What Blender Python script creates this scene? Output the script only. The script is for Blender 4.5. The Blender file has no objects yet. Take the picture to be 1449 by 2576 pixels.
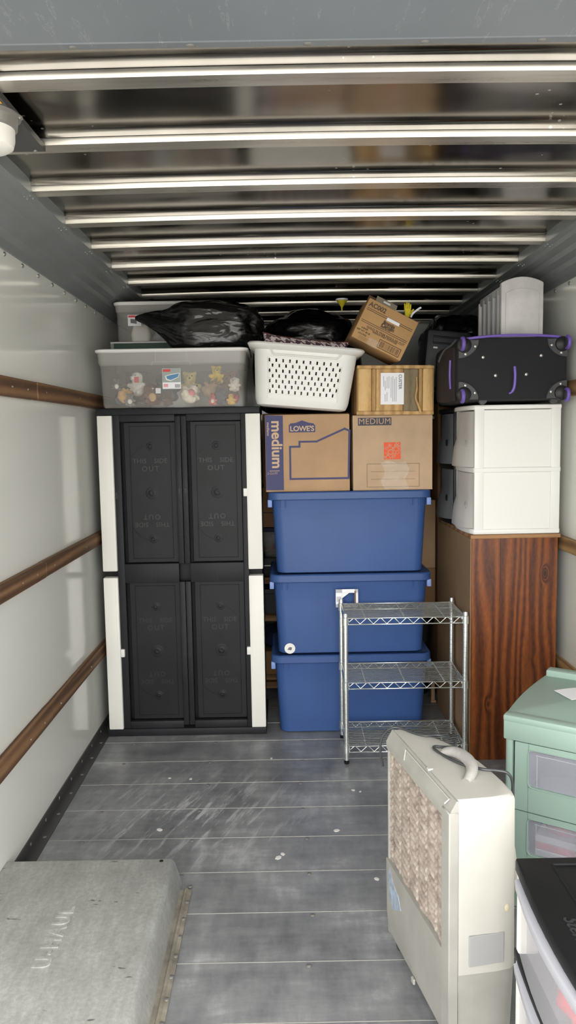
import bpy, bmesh, math, random
from mathutils import Vector, Matrix, Euler, noise
random.seed(7)
PI = math.pi
SC = bpy.context.scene
COL = SC.collection

# ------------------------------------------------------------------ camera, world, lights, exposure
cam_d = bpy.data.cameras.new('camera'); cam = bpy.data.objects.new('camera', cam_d); COL.objects.link(cam)
cam_d.sensor_fit = 'VERTICAL'; cam_d.sensor_height = 36.0; cam_d.lens = 36.0 * 1935 / 2576; cam_d.clip_start = 0.02
_yaw, _pit, _rol = 0.00217, 0.1004, 0.017
F = Vector((math.sin(_yaw) * math.cos(_pit), math.cos(_yaw) * math.cos(_pit), -math.sin(_pit)))
R = Vector((math.cos(_yaw), -math.sin(_yaw), 0)); U = R.cross(F)
R2 = R * math.cos(_rol) - U * math.sin(_rol); U2 = R * math.sin(_rol) + U * math.cos(_rol)
cam.matrix_world = Matrix(((R2.x, U2.x, -F.x, 0), (R2.y, U2.y, -F.y, 0), (R2.z, U2.z, -F.z, 1.68), (0, 0, 0, 1)))
SC.camera = cam

world = bpy.data.worlds.new('world'); SC.world = world; world.use_nodes = True
bg = world.node_tree.nodes['Background']; bg.inputs[0].default_value = (1.0, 0.992, 0.975, 1); bg.inputs[1].default_value = 4.4
sun_d = bpy.data.lights.new('sun', 'SUN'); sun = bpy.data.objects.new('sun', sun_d); COL.objects.link(sun)
sun_d.energy = 1.1; sun_d.angle = math.radians(50); sun_d.color = (1.0, 0.97, 0.92)
sun.rotation_euler = (math.radians(90 - 6), 0, math.radians(-7)); sun.location = (0, -6, 3)
SC.view_settings.view_transform = 'Standard'; SC.view_settings.look = 'None'; SC.view_settings.gamma = 1
SC.view_settings.use_curve_mapping = False; SC.view_settings.exposure = 0.34

# ------------------------------------------------------------------ materials
def lin(c):
    return tuple(((v / 255) / 12.92 if v / 255 <= 0.04045 else ((v / 255 + 0.055) / 1.055) ** 2.4) for v in c[:3]) + (1,)
MATS = {}
class N:
    """small node builder"""
    def __init__(s, name):
        s.m = bpy.data.materials.new(name); s.m.use_nodes = True; s.t = s.m.node_tree; s.n = s.t.nodes
        s.p = s.n['Principled BSDF']; s.out = s.n['Material Output']; MATS[name] = s.m
    def add(s, typ, **kw):
        n = s.n.new(typ)
        for k, v in kw.items():
            if k == 'ins':
                for kk, vv in v.items():
                    if isinstance(vv, bpy.types.NodeSocket): s.t.links.new(vv, n.inputs[kk])
                    else: n.inputs[kk].default_value = vv
            else: setattr(n, k, v)
        return n
    def link(s, a, b): s.t.links.new(a, b)
    def co(s, scale=(1, 1, 1), kind='Object', rot=(0, 0, 0), loc=(0, 0, 0)):
        if kind == 'World': src = s.add('ShaderNodeNewGeometry').outputs['Position']
        else: src = s.add('ShaderNodeTexCoord').outputs[kind]
        mp = s.add('ShaderNodeMapping', ins={'Vector': src, 'Scale': scale, 'Rotation': rot, 'Location': loc})
        return mp.outputs[0]
    def noise(s, vec, scale, detail=4, rough=.55, dist=0):
        return s.add('ShaderNodeTexNoise', ins={'Vector': vec, 'Scale': scale, 'Detail': detail, 'Roughness': rough, 'Distortion': dist}).outputs[0]
    def ramp(s, fac, stops):
        r = s.add('ShaderNodeValToRGB'); s.link(fac, r.inputs[0]); e = r.color_ramp.elements
        while len(e) < len(stops): e.new(.5)
        for el, (p, c) in zip(e, stops):
            el.position = p; el.color = lin(c) if len(c) == 3 and max(c) > 1.01 else (tuple(c) + (1,))[:4]
        return r.outputs[0]
    def mix(s, fac, a, b, blend='MIX'):
        m = s.add('ShaderNodeMix', data_type='RGBA', blend_type=blend)
        for sock, v in ((m.inputs[0], fac), (m.inputs[6], a), (m.inputs[7], b)):
            if isinstance(v, bpy.types.NodeSocket): s.link(v, sock)
            elif isinstance(v, (int, float)): sock.default_value = v
            else: sock.default_value = lin(v)
        return m.outputs[2]
    def math(s, op, a, b=0.0, c=None):
        m = s.add('ShaderNodeMath', operation=op)
        for i, v in enumerate((a, b) if c is None else (a, b, c)):
            if isinstance(v, bpy.types.NodeSocket): s.link(v, m.inputs[i])
            else: m.inputs[i].default_value = v
        return m.outputs[0]
    def bump(s, h, strength=.2, dist=.01):
        b = s.add('ShaderNodeBump', ins={'Height': h, 'Strength': strength, 'Distance': dist}); s.link(b.outputs[0], s.p.inputs['Normal'])
    def base(s, c):
        if isinstance(c, bpy.types.NodeSocket): s.link(c, s.p.inputs['Base Color'])
        else: s.p.inputs['Base Color'].default_value = lin(c)
    def rough(s, c):
        if isinstance(c, bpy.types.NodeSocket): s.link(c, s.p.inputs['Roughness'])
        else: s.p.inputs['Roughness'].default_value = c
def plain(name, col, rough=.5, metal=0, var=0.0, vscale=6, bump=0, bscale=60, coat=0, spec=.5):
    n = N(name); n.rough(rough); n.p.inputs['Metallic'].default_value = metal
    n.p.inputs['Specular IOR Level'].default_value = spec
    if coat: n.p.inputs['Coat Weight'].default_value = coat
    if var:
        f = n.noise(n.co(), vscale)
        n.base(n.ramp(f, [(.3, tuple(max(0, v * (1 - var)) for v in col)), (.7, tuple(min(255, v * (1 + var)) for v in col))]))
    else: n.base(col)
    if bump: n.bump(n.noise(n.co(), bscale, 3), bump, .004)
    return n.m
def clear(name, col, opac, rough=.3):
    """hazy see-through plastic"""
    n = N(name); n.base(col); n.rough(rough)
    t = n.add('ShaderNodeBsdfTransparent'); mx = n.add('ShaderNodeMixShader'); mx.inputs[0].default_value = opac
    n.link(t.outputs[0], mx.inputs[1]); n.link(n.p.outputs[0], mx.inputs[2]); n.link(mx.outputs[0], n.out.inputs[0])
    return n.m
def wood(name, stops, gx=14, stretch=.12, axis='z', rough=.6, dist=3.0, knots=0, kind='Object', fine=.35):
    """grain running along axis"""
    n = N(name); n.rough(rough)
    sc = {'x': (stretch, 1, 1), 'y': (1, stretch, 1), 'z': (1, 1, stretch)}[axis]
    v = n.co(sc, kind)
    big = n.noise(v, 3.0, 3)
    sep = n.add('ShaderNodeSeparateXYZ', ins={'Vector': v})
    a = sep.outputs[{'x': 2, 'y': 0, 'z': 0}[axis]]; b = sep.outputs[{'x': 1, 'y': 2, 'z': 1}[axis]]
    ph = n.math('ADD', n.math('MULTIPLY', a, gx), n.math('MULTIPLY', b, gx * .6))
    ph = n.math('ADD', ph, n.math('MULTIPLY', big, dist))
    if knots:
        kv = n.co({'x': (.45, 1, 1), 'y': (1, .45, 1), 'z': (1, 1, .45)}[axis], kind)
        d = n.add('ShaderNodeTexVoronoi', ins={'Vector': kv, 'Scale': knots, 'Randomness': 1.0}).outputs['Distance']
        kf = n.math('POWER', 2.718, n.math('MULTIPLY', n.math('MULTIPLY', d, d), -100))
        ph = n.math('ADD', ph, n.math('MULTIPLY', kf, 3.2))
    s = n.math('ADD', n.math('MULTIPLY', n.math('SINE', n.math('MULTIPLY', ph, 6.283)), .5), .5)
    fn = n.noise(n.co(tuple(x * (3 if x < 1 else 1) for x in sc), kind), 90, 3)
    f = n.math('ADD', n.math('MULTIPLY', s, 1 - fine), n.math('MULTIPLY', fn, fine))
    if knots: f = n.math('SUBTRACT', f, n.math('MULTIPLY', kf, .55))
    n.base(n.ramp(f, stops)); n.bump(fn, .15, .002)
    return n.m

plain('white_plastic', (230, 228, 221), .45)
plain('bright_white', (229, 228, 224), .4)
plain('black_plastic', (33, 34, 37), .55, var=.14, vscale=5, bump=.06, bscale=200, spec=.28)
plain('panel_black', (25, 26, 29), .5, var=.2, vscale=4, bump=.05, bscale=160, spec=.28)
plain('emboss_dark', (19, 20, 22), .45)
plain('deep_black', (14, 14, 15), .5)
plain('blue_plastic', (50, 82, 138), .48, var=.05, vscale=3, bump=.08, bscale=350)
plain('blue_clip', (118, 142, 200), .45)
plain('white_fabric', (225, 222, 214), .9)
plain('steel_bolt', (176, 174, 168), .35, .9)
plain('dark_bolt', (132, 130, 126), .5, .4)
plain('chrome', (226, 230, 228), .27, .9)
plain('cove_grey', (136, 140, 141), .42, .25, var=.05, vscale=3)
plain('plate_grey', (88, 87, 87), .45, .5)
plain('ring_metal', (176, 172, 166), .35, .7)
plain('mint', (150, 174, 163), .42)
plain('purple', (112, 88, 176), .5)
plain('suit_black', (30, 30, 33), .85, bump=.5, bscale=500)
plain('suit_grey', (64, 64, 66), .55)
plain('suit_brown_reflection', (40, 33, 33), .85)  # reflected brown hue painted into the black suitcase side
plain('cooler_white', (184, 182, 175), .42, var=.03, vscale=5)
plain('cooler_grey', (156, 154, 148), .5, var=.05, vscale=8)
plain('handle_grey', (160, 157, 153), .5, var=.06, vscale=30)
plain('label_grey', (156, 156, 156), .5)
plain('blue_residue', (150, 162, 178), .6, var=.15, vscale=40); plain('spot_tan', (196, 186, 160), .7)
plain('lip_grey', (176, 176, 184), .4)
plain('flange_grey', (140, 134, 122), .6, .2, var=.2, vscale=14)
plain('cord', (58, 60, 62), .35)
plain('navy', (28, 34, 62), .7)
plain('red_cloth', (196, 52, 62), .85, var=.2, vscale=12)
plain('pink_cloth', (226, 128, 140), .85, var=.12, vscale=12)
plain('pale_grey_cloth', (190, 190, 196), .85)
plain('maroon', (104, 50, 52), .8, var=.25, vscale=20)
plain('paper', (238, 238, 242), .7)
plain('ink_blue', (62, 62, 104), .65)
plain('ink_black', (42, 36, 32), .7)
plain('ink_soft', (96, 78, 60), .75)
plain('ink_grey', (110, 110, 112), .7)
plain('orange', (226, 88, 48), .65)
plain('box_dark_ink', (66, 66, 78), .7)
plain('cart_ink', (196, 168, 138), .7)
plain('label_red', (214, 72, 72), .6)
plain('label_blue', (86, 136, 176), .6)
plain('label_grn', (158, 166, 160), .6)
plain('dark_green', (30, 62, 48), .5)
plain('green_bag', (64, 150, 40), .5)
plain('yellow', (214, 196, 40), .6)
plain('sticker_yellow', (226, 172, 48), .5)
plain('sticker_dark', (40, 42, 44), .5)
plain('sticker_green', (60, 110, 96), .5)
plain('resin_grey', (206, 204, 203), .6, var=.07, vscale=7, bump=.15, bscale=120)
plain('resin_post', (186, 187, 189), .6)
plain('case_black', (44, 46, 50), .5)
plain('fibreboard', (140, 112, 82), .8, var=.06, vscale=3)
plain('ground_bounce', (205, 203, 198), .9, var=.05)
plain('black_lid', (22, 23, 24), .5, bump=.1, bscale=300, spec=.25)
plain('emboss_black', (44, 45, 46), .3)
plain('tape_grey', (168, 156, 140), .3)
plain('flap_brown', (120, 92, 70), .8)
plain('seam', (146, 145, 140), .5, .3)
clear('tote_clear', (236, 232, 226), .115, .25)
clear('tote_band', (190, 187, 183), .5, .3)
clear('smoke', (110, 114, 118), .75, .35)
clear('frost', (222, 220, 216), .6, .35)
clear('mint_window', (196, 198, 210), .34, .3)
clear('cart_clear', (222, 222, 228), .22, .3)
clear('tape_clear', (244, 240, 232), .17, .07)
wood('rail_wood', [(0, (66, 45, 30)), (.4, (104, 74, 50)), (.7, (128, 94, 64)), (1, (150, 116, 82))], gx=30, stretch=.06, axis='y', rough=.75, dist=4, kind='World')
wood('rail_wood_pale', [(0, (92, 66, 40)), (.4, (140, 108, 70)), (.7, (160, 126, 84)), (1, (176, 146, 100))], gx=30, stretch=.06, axis='y', rough=.75, dist=4, kind='World')
wood('pine_stain', [(0, (50, 22, 9)), (.25, (74, 34, 14)), (.5, (104, 54, 22)), (.75, (130, 72, 31)), (1, (152, 92, 42))], gx=19, stretch=.10, axis='z', rough=.38, dist=8.5, knots=6.5, fine=.55)
wood('crate_tan', [(0, (130, 98, 56)), (.5, (188, 150, 98)), (1, (214, 180, 126))], gx=18, stretch=.1, axis='z', rough=.75, dist=3, fine=.6)
wood('crate_pale', [(0, (160, 122, 72)), (.5, (206, 168, 112)), (1, (226, 192, 138))], gx=12, stretch=.1, axis='z', rough=.75, dist=2, fine=.6)
wood('crate_grey', [(0, (92, 80, 58)), (.5, (126, 112, 86)), (1, (142, 128, 100))], gx=20, stretch=.1, axis='z', rough=.8, dist=2, fine=.7)
wood('shelf_wood', [(0, (96, 66, 42)), (.5, (140, 102, 66)), (1, (170, 130, 90))], gx=16, stretch=.1, axis='x', rough=.7)
def card(name, col):
    n = N(name); n.rough(.8); v = n.co((1, 1, 1)); f = n.noise(v, 5, 5, .6); g = n.noise(n.co((90, 90, 4)), 3, 2)
    c = n.ramp(f, [(.3, tuple(x * .95 for x in col)), (.7, tuple(min(255, x * 1.04) for x in col))]); n.base(c); n.bump(g, .05, .002)
card('card_tan', (176, 143, 109)); card('card_pink', (184, 157, 128)); card('card_fries', (186, 146, 98)); card('card_dark', (150, 112, 76))

n = N('wall_paint'); n.rough(.10)
v = n.co((1, .35, 1), 'World'); f = n.noise(v, 1.6, 5); st = n.noise(n.co((1, 8, .5), 'World'), 3, 4)
sp = n.ramp(n.noise(n.co((1, 5, 2.2), 'World', (.5, 0, 0)), 6, 6, .7), [(.0, (0, 0, 0)), (.70, (0, 0, 0)), (.75, (1, 1, 1)), (1, (1, 1, 1))])
c = n.ramp(f, [(.3, (231, 232, 225)), (.7, (238, 238, 231))]); n.base(n.mix(n.math('MULTIPLY', sp, .35), c, (246, 246, 240))); n.bump(n.noise(n.co((1, 1, 1), 'World'), 9, 2), .03, .01)
n.p.inputs['Specular IOR Level'].default_value = .55

n = N('roof_metal'); n.p.inputs['Metallic'].default_value = 1
v = n.co((1, 1, 1), 'World'); f = n.noise(v, 2.2, 5, .6)
spots = n.add('ShaderNodeTexVoronoi', ins={'Vector': n.co((1, 1, 1), 'World'), 'Scale': 26.0}).outputs['Distance']
sm = n.math('MULTIPLY', n.math('LESS_THAN', spots, .12), n.math('GREATER_THAN', n.noise(v, 2.6, 2), .58))
n.base(n.mix(sm, n.ramp(f, [(.3, (126, 122, 115)), (.7, (156, 151, 143))]), (206, 206, 200)))
n.rough(n.math('ADD', n.math('MULTIPLY', f, .14), n.math('ADD', n.math('MULTIPLY', sm, .3), .09)))

n = N('rib_metal'); n.p.inputs['Metallic'].default_value = .85
f = n.noise(n.co((.5, 6, 6), 'World'), 6, 5, .65); ch = n.ramp(n.noise(n.co((1.2, 7, 7), 'World'), 3.5, 6, .7), [(0, (0, 0, 0)), (.6, (0, 0, 0)), (.66, (1, 1, 1)), (1, (1, 1, 1))])
n.base(n.mix(n.math('MULTIPLY', ch, .5), n.ramp(f, [(.3, (190, 184, 172)), (.7, (222, 218, 208))]), (170, 168, 164))); n.rough(n.math('ADD', n.math('MULTIPLY', f, .2), .2))

n = N('door_paint'); n.rough(.38)
v = n.co((1, 1, 1), 'World'); f = n.noise(v, 2, 5)
s1 = n.noise(n.co((9, 1.2, 1), 'World', (0, 0, .35)), 4, 6, .7); m1 = n.ramp(s1, [(0, (0, 0, 0)), (.60, (0, 0, 0)), (.612, (1, 1, 1)), (.625, (0, 0, 0)), (1, (0, 0, 0))])
n.base(n.mix(n.math('MULTIPLY', m1, .4), n.ramp(f, [(.3, (107, 113, 118)), (.7, (118, 123, 128))]), (178, 180, 182)))

n = N('floor_metal'); n.p.inputs['Metallic'].default_value = .12
v = n.co((1, 1, 1), 'World'); f = n.noise(v, 2.3, 8, .68); f2 = n.noise(n.co((1, .25, 1), 'World'), 14, 6, .65); f3 = n.noise(n.co((.3, 1.5, 1), 'World'), 9, 5, .65)
a = n.math('ADD', n.math('MULTIPLY', f, .5), n.math('ADD', n.math('MULTIPLY', f2, .25), n.math('MULTIPLY', f3, .25)))
c = n.ramp(a, [(.36, (98, 99, 102)), (.46, (126, 127, 130)), (.54, (146, 147, 149)), (.64, (186, 187, 188))])
# chalky drag marks near the middle of the floor
sv = n.add('ShaderNodeMapping', ins={'Vector': n.co((1, 1, 1), 'World', (0, 0, -1.2)), 'Scale': (2.4, 15, 1)}).outputs[0]; sm = n.ramp(n.noise(sv, 1.6, 6, .7), [(0, (0, 0, 0)), (.52, (0, 0, 0)), (.64, (1, 1, 1)), (1, (1, 1, 1))])
gp = n.add('ShaderNodeNewGeometry').outputs['Position']
dd = n.add('ShaderNodeVectorMath', operation='DISTANCE', ins={0: gp, 1: (-.45, 3.3, 0)}).outputs['Value']
msk = n.math('MULTIPLY', n.math('SUBTRACT', 1, n.math('SMOOTH_MIN', n.math('DIVIDE', dd, .6), 1.0, .1)), 1.3)
msk = n.math('MAXIMUM', msk, 0)
n.base(n.mix(n.math('MULTIPLY', sm, msk), c, (196, 197, 200)))
n.rough(n.math('ADD', n.math('MULTIPLY', f2, .35), .2)); n.bump(f2, .05, .003)

n = N('well_metal'); n.p.inputs['Metallic'].default_value = .25
f = n.noise(n.co((1, 1, 1), 'World'), 4, 8, .7); f2 = n.noise(n.co((9, 1.5, 1), 'World', (0, 0, .25)), 5, 6, .7); sp = n.noise(n.co((1, 1, 1), 'World'), 70, 4, .7)
a = n.math('ADD', n.math('MULTIPLY', f, .4), n.math('ADD', n.math('MULTIPLY', f2, .3), n.math('MULTIPLY', sp, .3)))
wb = n.ramp(a, [(.36, (160, 160, 157)), (.5, (188, 189, 185)), (.62, (216, 217, 213))])
dk = n.ramp(n.noise(n.co((2, 5, 1), 'World', (0, 0, .4)), 5, 3, .5), [(0, (0, 0, 0)), (.715, (0, 0, 0)), (.735, (1, 1, 1)), (1, (1, 1, 1))])
n.base(n.mix(n.math('MULTIPLY', dk, .8), wb, (84, 84, 82))); n.rough(.42); n.bump(sp, .12, .003)

n = N('bag_black'); n.base((12, 12, 13)); n.rough(.22); n.p.inputs['Specular IOR Level'].default_value = .6
n.bump(n.noise(n.co((1.2, 2, 3)), 6, 2, .5, .9), .32, .03)

n = N('pad_paper'); n.rough(.85)
n.base(n.ramp(n.noise(n.co((1, 1, 1)), 26, 6, .65), [(.3, (118, 106, 97)), (.5, (156, 144, 134)), (.75, (186, 176, 166))]))

n = N('houndstooth'); n.rough(.9)
v = n.co((1, 1, 1)); sp = n.add('ShaderNodeSeparateXYZ', ins={'Vector': v}); S_ = 150.0
x = n.math('FLOOR', n.math('MULTIPLY', sp.outputs[0], S_)); y = n.math('FLOOR', n.math('MULTIPLY', n.math('ADD', sp.outputs[2], sp.outputs[1]), S_))
tw = n.math('LESS_THAN', n.math('FLOORED_MODULO', n.math('ADD', x, y), 4), 2)
wx = n.math('LESS_THAN', n.math('FLOORED_MODULO', x, 8), 4); wy = n.math('LESS_THAN', n.math('FLOORED_MODULO', y, 8), 4)
k = n.math('ADD', n.math('MULTIPLY', tw, wx), n.math('MULTIPLY', n.math('SUBTRACT', 1, tw), wy))
n.base(n.mix(k, (226, 212, 212), (92, 68, 76)))

# ------------------------------------------------------------------ mesh helpers
def B(): return bmesh.new()
def bevel_new(bm, verts, w, seg):
    es = list({e for v in verts for e in v.link_edges})
    bmesh.ops.bevel(bm, geom=es, offset=w, segments=seg, profile=.5, affect='EDGES', clamp_overlap=True)
def box(bm, x0, x1, y0, y1, z0, z1, bev=0, seg=2):
    r = bmesh.ops.create_cube(bm, size=1); vs = r['verts']
    for v in vs:
        v.co = Vector((x0 + (v.co.x + .5) * (x1 - x0), y0 + (v.co.y + .5) * (y1 - y0), z0 + (v.co.z + .5) * (z1 - z0)))
    if bev: bevel_new(bm, vs, bev, seg)
    return bm
def prism(bm, pts, axis, a, b, bev=0, seg=2):
    """polygon extruded along axis; pts are (x,z) for y, (y,z) for x, (x,y) for z"""
    def P(p, t): return Vector({'y': (p[0], t, p[1]), 'x': (t, p[0], p[1]), 'z': (p[0], p[1], t)}[axis])
    A = [bm.verts.new(P(p, a)) for p in pts]; C = [bm.verts.new(P(p, b)) for p in pts]; k = len(pts)
    fs = [bm.faces.new(A), bm.faces.new(C)] + [bm.faces.new((A[i], A[(i + 1) % k], C[(i + 1) % k], C[i])) for i in range(k)]
    bmesh.ops.recalc_face_normals(bm, faces=fs)
    if bev: bevel_new(bm, A + C, bev, seg)
    return bm
def loft(bm, rings, cap0=True, cap1=True, closed=True):
    V = [[bm.verts.new(p) for p in r] for r in rings]; k = len(rings[0]); fs = []
    for a, b in zip(V, V[1:]):
        for i in range(k if closed else k - 1):
            fs.append(bm.faces.new((a[i], a[(i + 1) % k], b[(i + 1) % k], b[i])))
    if cap0: fs.append(bm.faces.new(V[0][::-1]))
    if cap1: fs.append(bm.faces.new(V[-1]))
    bmesh.ops.recalc_face_normals(bm, faces=fs)
    return bm
def rrect(cx, cy, hx, hy, r, z, k=5):
    out = []
    for sx, sy, a0 in ((1, 1, 0), (-1, 1, 90), (-1, -1, 180), (1, -1, 270)):
        for i in range(k + 1):
            a = math.radians(a0 + 90 * i / k); out.append((cx + sx * (hx - r) + r * math.cos(a), cy + sy * (hy - r) + r * math.sin(a), z))
    return out
def tube(bm, pts, r, n=6, closed=False, caps=True):
    pts = [Vector(p) for p in pts]; k = len(pts); rings = []; up = None
    for i, p in enumerate(pts):
        a = pts[i - 1] if (i or closed) else p; b = pts[(i + 1) % k] if (i < k - 1 or closed) else p
        t = (b - a).normalized()
        if up is None: up = t.orthogonal().normalized()
        up = (up - t * up.dot(t)).normalized() if (up - t * up.dot(t)).length > 1e-6 else t.orthogonal().normalized()
        w = t.cross(up); rr = r[i] if isinstance(r, (list, tuple)) else r
        rings.append([p + (up * math.cos(2 * PI * j / n) + w * math.sin(2 * PI * j / n)) * rr for j in range(n)])
    if closed: rings.append(rings[0])
    loft(bm, rings, caps and not closed, caps and not closed)
    if closed: bmesh.ops.remove_doubles(bm, verts=bm.verts[:], dist=1e-6)
    return bm
def lathe(bm, c, prof, axis='z', n=20):
    """prof: list of (radius, height) along axis from c"""
    rings = []
    for rad, h in prof:
        rad = max(rad, 1e-4); rg = []
        for j in range(n):
            a = 2 * PI * j / n; u, w = rad * math.cos(a), rad * math.sin(a)
            rg.append({'z': (c[0] + u, c[1] + w, c[2] + h), 'y': (c[0] + u, c[1] + h, c[2] + w), 'x': (c[0] + h, c[1] + u, c[2] + w)}[axis])
        rings.append(rg)
    return loft(bm, rings)
def ball(bm, c, r, sub=2, s=(1, 1, 1)):
    v = bmesh.ops.create_icosphere(bm, subdivisions=sub, radius=1)['verts']
    for q in v: q.co = Vector((c[0] + q.co.x * r * s[0], c[1] + q.co.y * r * s[1], c[2] + q.co.z * r * s[2]))
    return bm
def curve_pts(pts, n=8):
    """Catmull-Rom through points"""
    P = [Vector(p) for p in pts]; P = [2 * P[0] - P[1]] + P + [2 * P[-1] - P[-2]]; out = []
    for i in range(1, len(P) - 2):
        for j in range(n):
            t = j / n; a, b, c, d = P[i - 1:i + 3]
            out.append(.5 * ((2 * b) + (c - a) * t + (2 * a - 5 * b + 4 * c - d) * t * t + (3 * b - a - 3 * c + d) * t ** 3))
    out.append(P[-2]); return out
def obj(name, bm, mat, parent=None, smooth=False, label=None):
    if isinstance(bm, bpy.types.Mesh): me = bm
    else:
        me = bpy.data.meshes.new(name); bm.to_mesh(me); bm.free()
        if mat and not me.materials: me.materials.append(MATS[mat])
        if smooth:
            for p in me.polygons: p.use_smooth = True
            if smooth != 'full': me.set_sharp_from_angle(angle=math.radians(38))
    o = bpy.data.objects.new(name, me); COL.objects.link(o)
    if parent: o.parent = parent
    if label: o['label'] = label
    return o
def share(name, me, parent, loc=(0, 0, 0), rot=(0, 0, 0), scale=None):
    o = bpy.data.objects.new(name, me); COL.objects.link(o); o.parent = parent; o.location = loc; o.rotation_euler = rot
    if scale: o.scale = scale
    return o
def tag(o, label, cat, group=None):
    o['label'] = label; o['category'] = cat
    if group: o['group'] = group
    return o
def thing(name, label, cat, loc=(0, 0, 0), rot=(0, 0, 0), group=None):
    o = bpy.data.objects.new(name, None); o.empty_display_size = .1; COL.objects.link(o); o.location = loc; o.rotation_euler = rot
    return tag(o, label, cat, group)
def struct(name, bm, mat, smooth=False):
    o = obj(name, bm, mat, None, smooth); o['kind'] = 'structure'; return o
def copy_tree(o, parent=None):
    c = o.copy(); COL.objects.link(c)
    if parent: c.parent = parent
    for ch in [x for x in bpy.data.objects if x.parent == o]: copy_tree(ch, c)
    return c
def text_mesh(s, size, ext=.0006, bold=0.0, spacing=1.0, mat='ink_black', shear=0):
    cu = bpy.data.curves.new('lettering', 'FONT'); cu.body = s; cu.size = size; cu.extrude = ext; cu.offset = bold; cu.space_character = spacing
    cu.shear = shear; cu.align_x = 'CENTER'; cu.align_y = 'CENTER'; cu.resolution_u = 3
    o = bpy.data.objects.new('lettering_tmp', cu); COL.objects.link(o); dg = bpy.context.evaluated_depsgraph_get(); dg.update()
    me = bpy.data.meshes.new_from_object(o.evaluated_get(dg)); bpy.data.objects.remove(o); me.materials.clear(); me.materials.append(MATS[mat])
    return me
def lettering(name, s, parent, x, y, z, size, ang=0, mat='ink_black', bold=0, spacing=1, ext=.0006, rot=None, sx=1, shear=0):
    """text facing -y at (x,y,z), turned by ang in the picture plane"""
    me = text_mesh(s, size, ext, bold, spacing, mat, shear)
    M = Matrix.Translation((x, y, z)) @ (rot.to_matrix().to_4x4() if rot else Matrix.Rotation(PI / 2, 4, 'X')) @ Matrix.Rotation(ang, 4, 'Z') @ Matrix.Diagonal((sx, 1, 1, 1))
    me.transform(M); return obj(name, me, None, parent)
def flat(pts, y, th=.0008):
    """thin printed shape on a -y face"""
    return prism(B(), pts, 'y', y - th, y)
def poly_line(bm, pts, w, y, th=.0008, closed=True):
    k = len(pts)
    for i in range(k if closed else k - 1):
        a, b = Vector(pts[i]), Vector(pts[(i + 1) % k]); d = (b - a).normalized(); nrm = Vector((-d.y, d.x)) * w / 2; e = d * w / 2
        prism(bm, [tuple(a - e + nrm), tuple(b + e + nrm), tuple(b + e - nrm), tuple(a - e - nrm)], 'y', y - th - i * .00001, y)
    return bm

# ------------------------------------------------------------------ the cargo box
XL, XR, Y0, Y1 = -1.075, 1.405, 0.75, 6.1  # open end is unseen, drawn forward to let in more daylight
g = struct('ground', box(B(), -40, 40, -60, .74, -.35, -.05), 'ground_bounce')  # unseen slab, added high and pale to bounce daylight into the box
fl = struct('floor', box(B(), XL - .03, XR + .03, Y0, Y1, -.12, -.03), 'deep_black')
PL = .257
k0 = -10
pm = B(); box(pm, XL + .002, XR - .002, .0015, PL - .0015, -.03, 0, .0015, 1); pme = bpy.data.meshes.new('floor_plank'); pm.to_mesh(pme); pm.free(); pme.materials.append(MATS['floor_metal'])
sm_ = B(); prism(sm_, [(-.0016, -.001), (.0016, -.001), (.0009, .0012), (-.0009, .0012)], 'x', XL + .05, XR - .05); sme = bpy.data.meshes.new('seam_strip'); sm_.to_mesh(sme); sm_.free(); sme.materials.append(MATS['seam'])
rv = B(); lathe(rv, (0, 0, 0), [(.009, 0), (.0085, .0015), (.004, .003), (.0001, .0034)], 'z', 10); rvm = bpy.data.meshes.new('rivet'); rv.to_mesh(rvm); rv.free(); rvm.materials.append(MATS['dark_bolt'])
for p in rvm.polygons: p.use_smooth = True
k = -5
while 2.05 + k * PL < Y1 - .3:
    y = 2.05 + k * PL
    share('floor_plank', pme, fl, (0, y, 0))
    if y > 1.6 and y < 4.5:
        share('seam_strip', sme, fl, (0, y, 0))
        for x in (-.86, -.41, .05, .48, .93): share('rivet', rvm, fl, (x + random.uniform(-.02, .02), y - .02, 0))
    k += 1
def wall_panel(name, x0, x1):
    return struct(name, box(B(), x0, x1, Y0, Y1, -.1, 2.62), 'wall_paint')
wl = wall_panel('wall_left', XL - .04, XL); wr = wall_panel('wall_right', XR, XR + .04)
wf = struct('wall_front', box(B(), XL - .04, XR + .04, Y1, Y1 + .04, -.1, 2.62), 'wall_paint')
# screws under the coves, shared mesh
sb = B(); lathe(sb, (0, 0, 0), [(.009, 0), (.009, .003), (.006, .006), (.0001, .007)], 'x', 10); sbm = bpy.data.meshes.new('screw'); sb.to_mesh(sbm); sb.free(); sbm.materials.append(MATS['steel_bolt'])
for i in range(14):
    share('screw', sbm, wl, (XL, 2.45 + i * .205, 2.393)); share('screw', sbm, wr, (XR, 3.25 + i * .2, 2.393), (0, 0, PI))
# wooden tie rails, each of boards butted end to end
ti = 1
for side in (-1, 1):
    for z0, z1 in ((1.843, 1.917), (1.084, 1.150), (.446, .516)):
        x0, x1 = (XL, XL + .036) if side < 0 else (XR - .031, XR)
        t = struct('trim_%d' % ti, box(B(), *( (XL, XL + .012) if side < 0 else (XR - .012, XR)), Y0 + .02, Y1 - .02, z0 + .004, z1 - .004), 'rail_wood'); ti += 1
        js = [Y0 + .02, 3.28, 5.0, Y1 - .02]
        for a, b in zip(js, js[1:]):
            dz = random.uniform(-.003, .003); dx = random.uniform(-.002, .002)
            obj('board', box(B(), x0 + (dx if side > 0 else 0), x1 + (dx if side < 0 else 0), a + .001, b - .001, z0 + dz, z1 + dz, .004, 1), 'rail_wood' if side < 0 else 'rail_wood_pale', t)
        if side < 0:
            for y in (2.98, 3.16, 3.40, 3.95): share('screw', sbm, t, (x1 - .002, y, (z0 + z1) / 2), (0, 0, 0), (.7, .5, .5))
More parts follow.
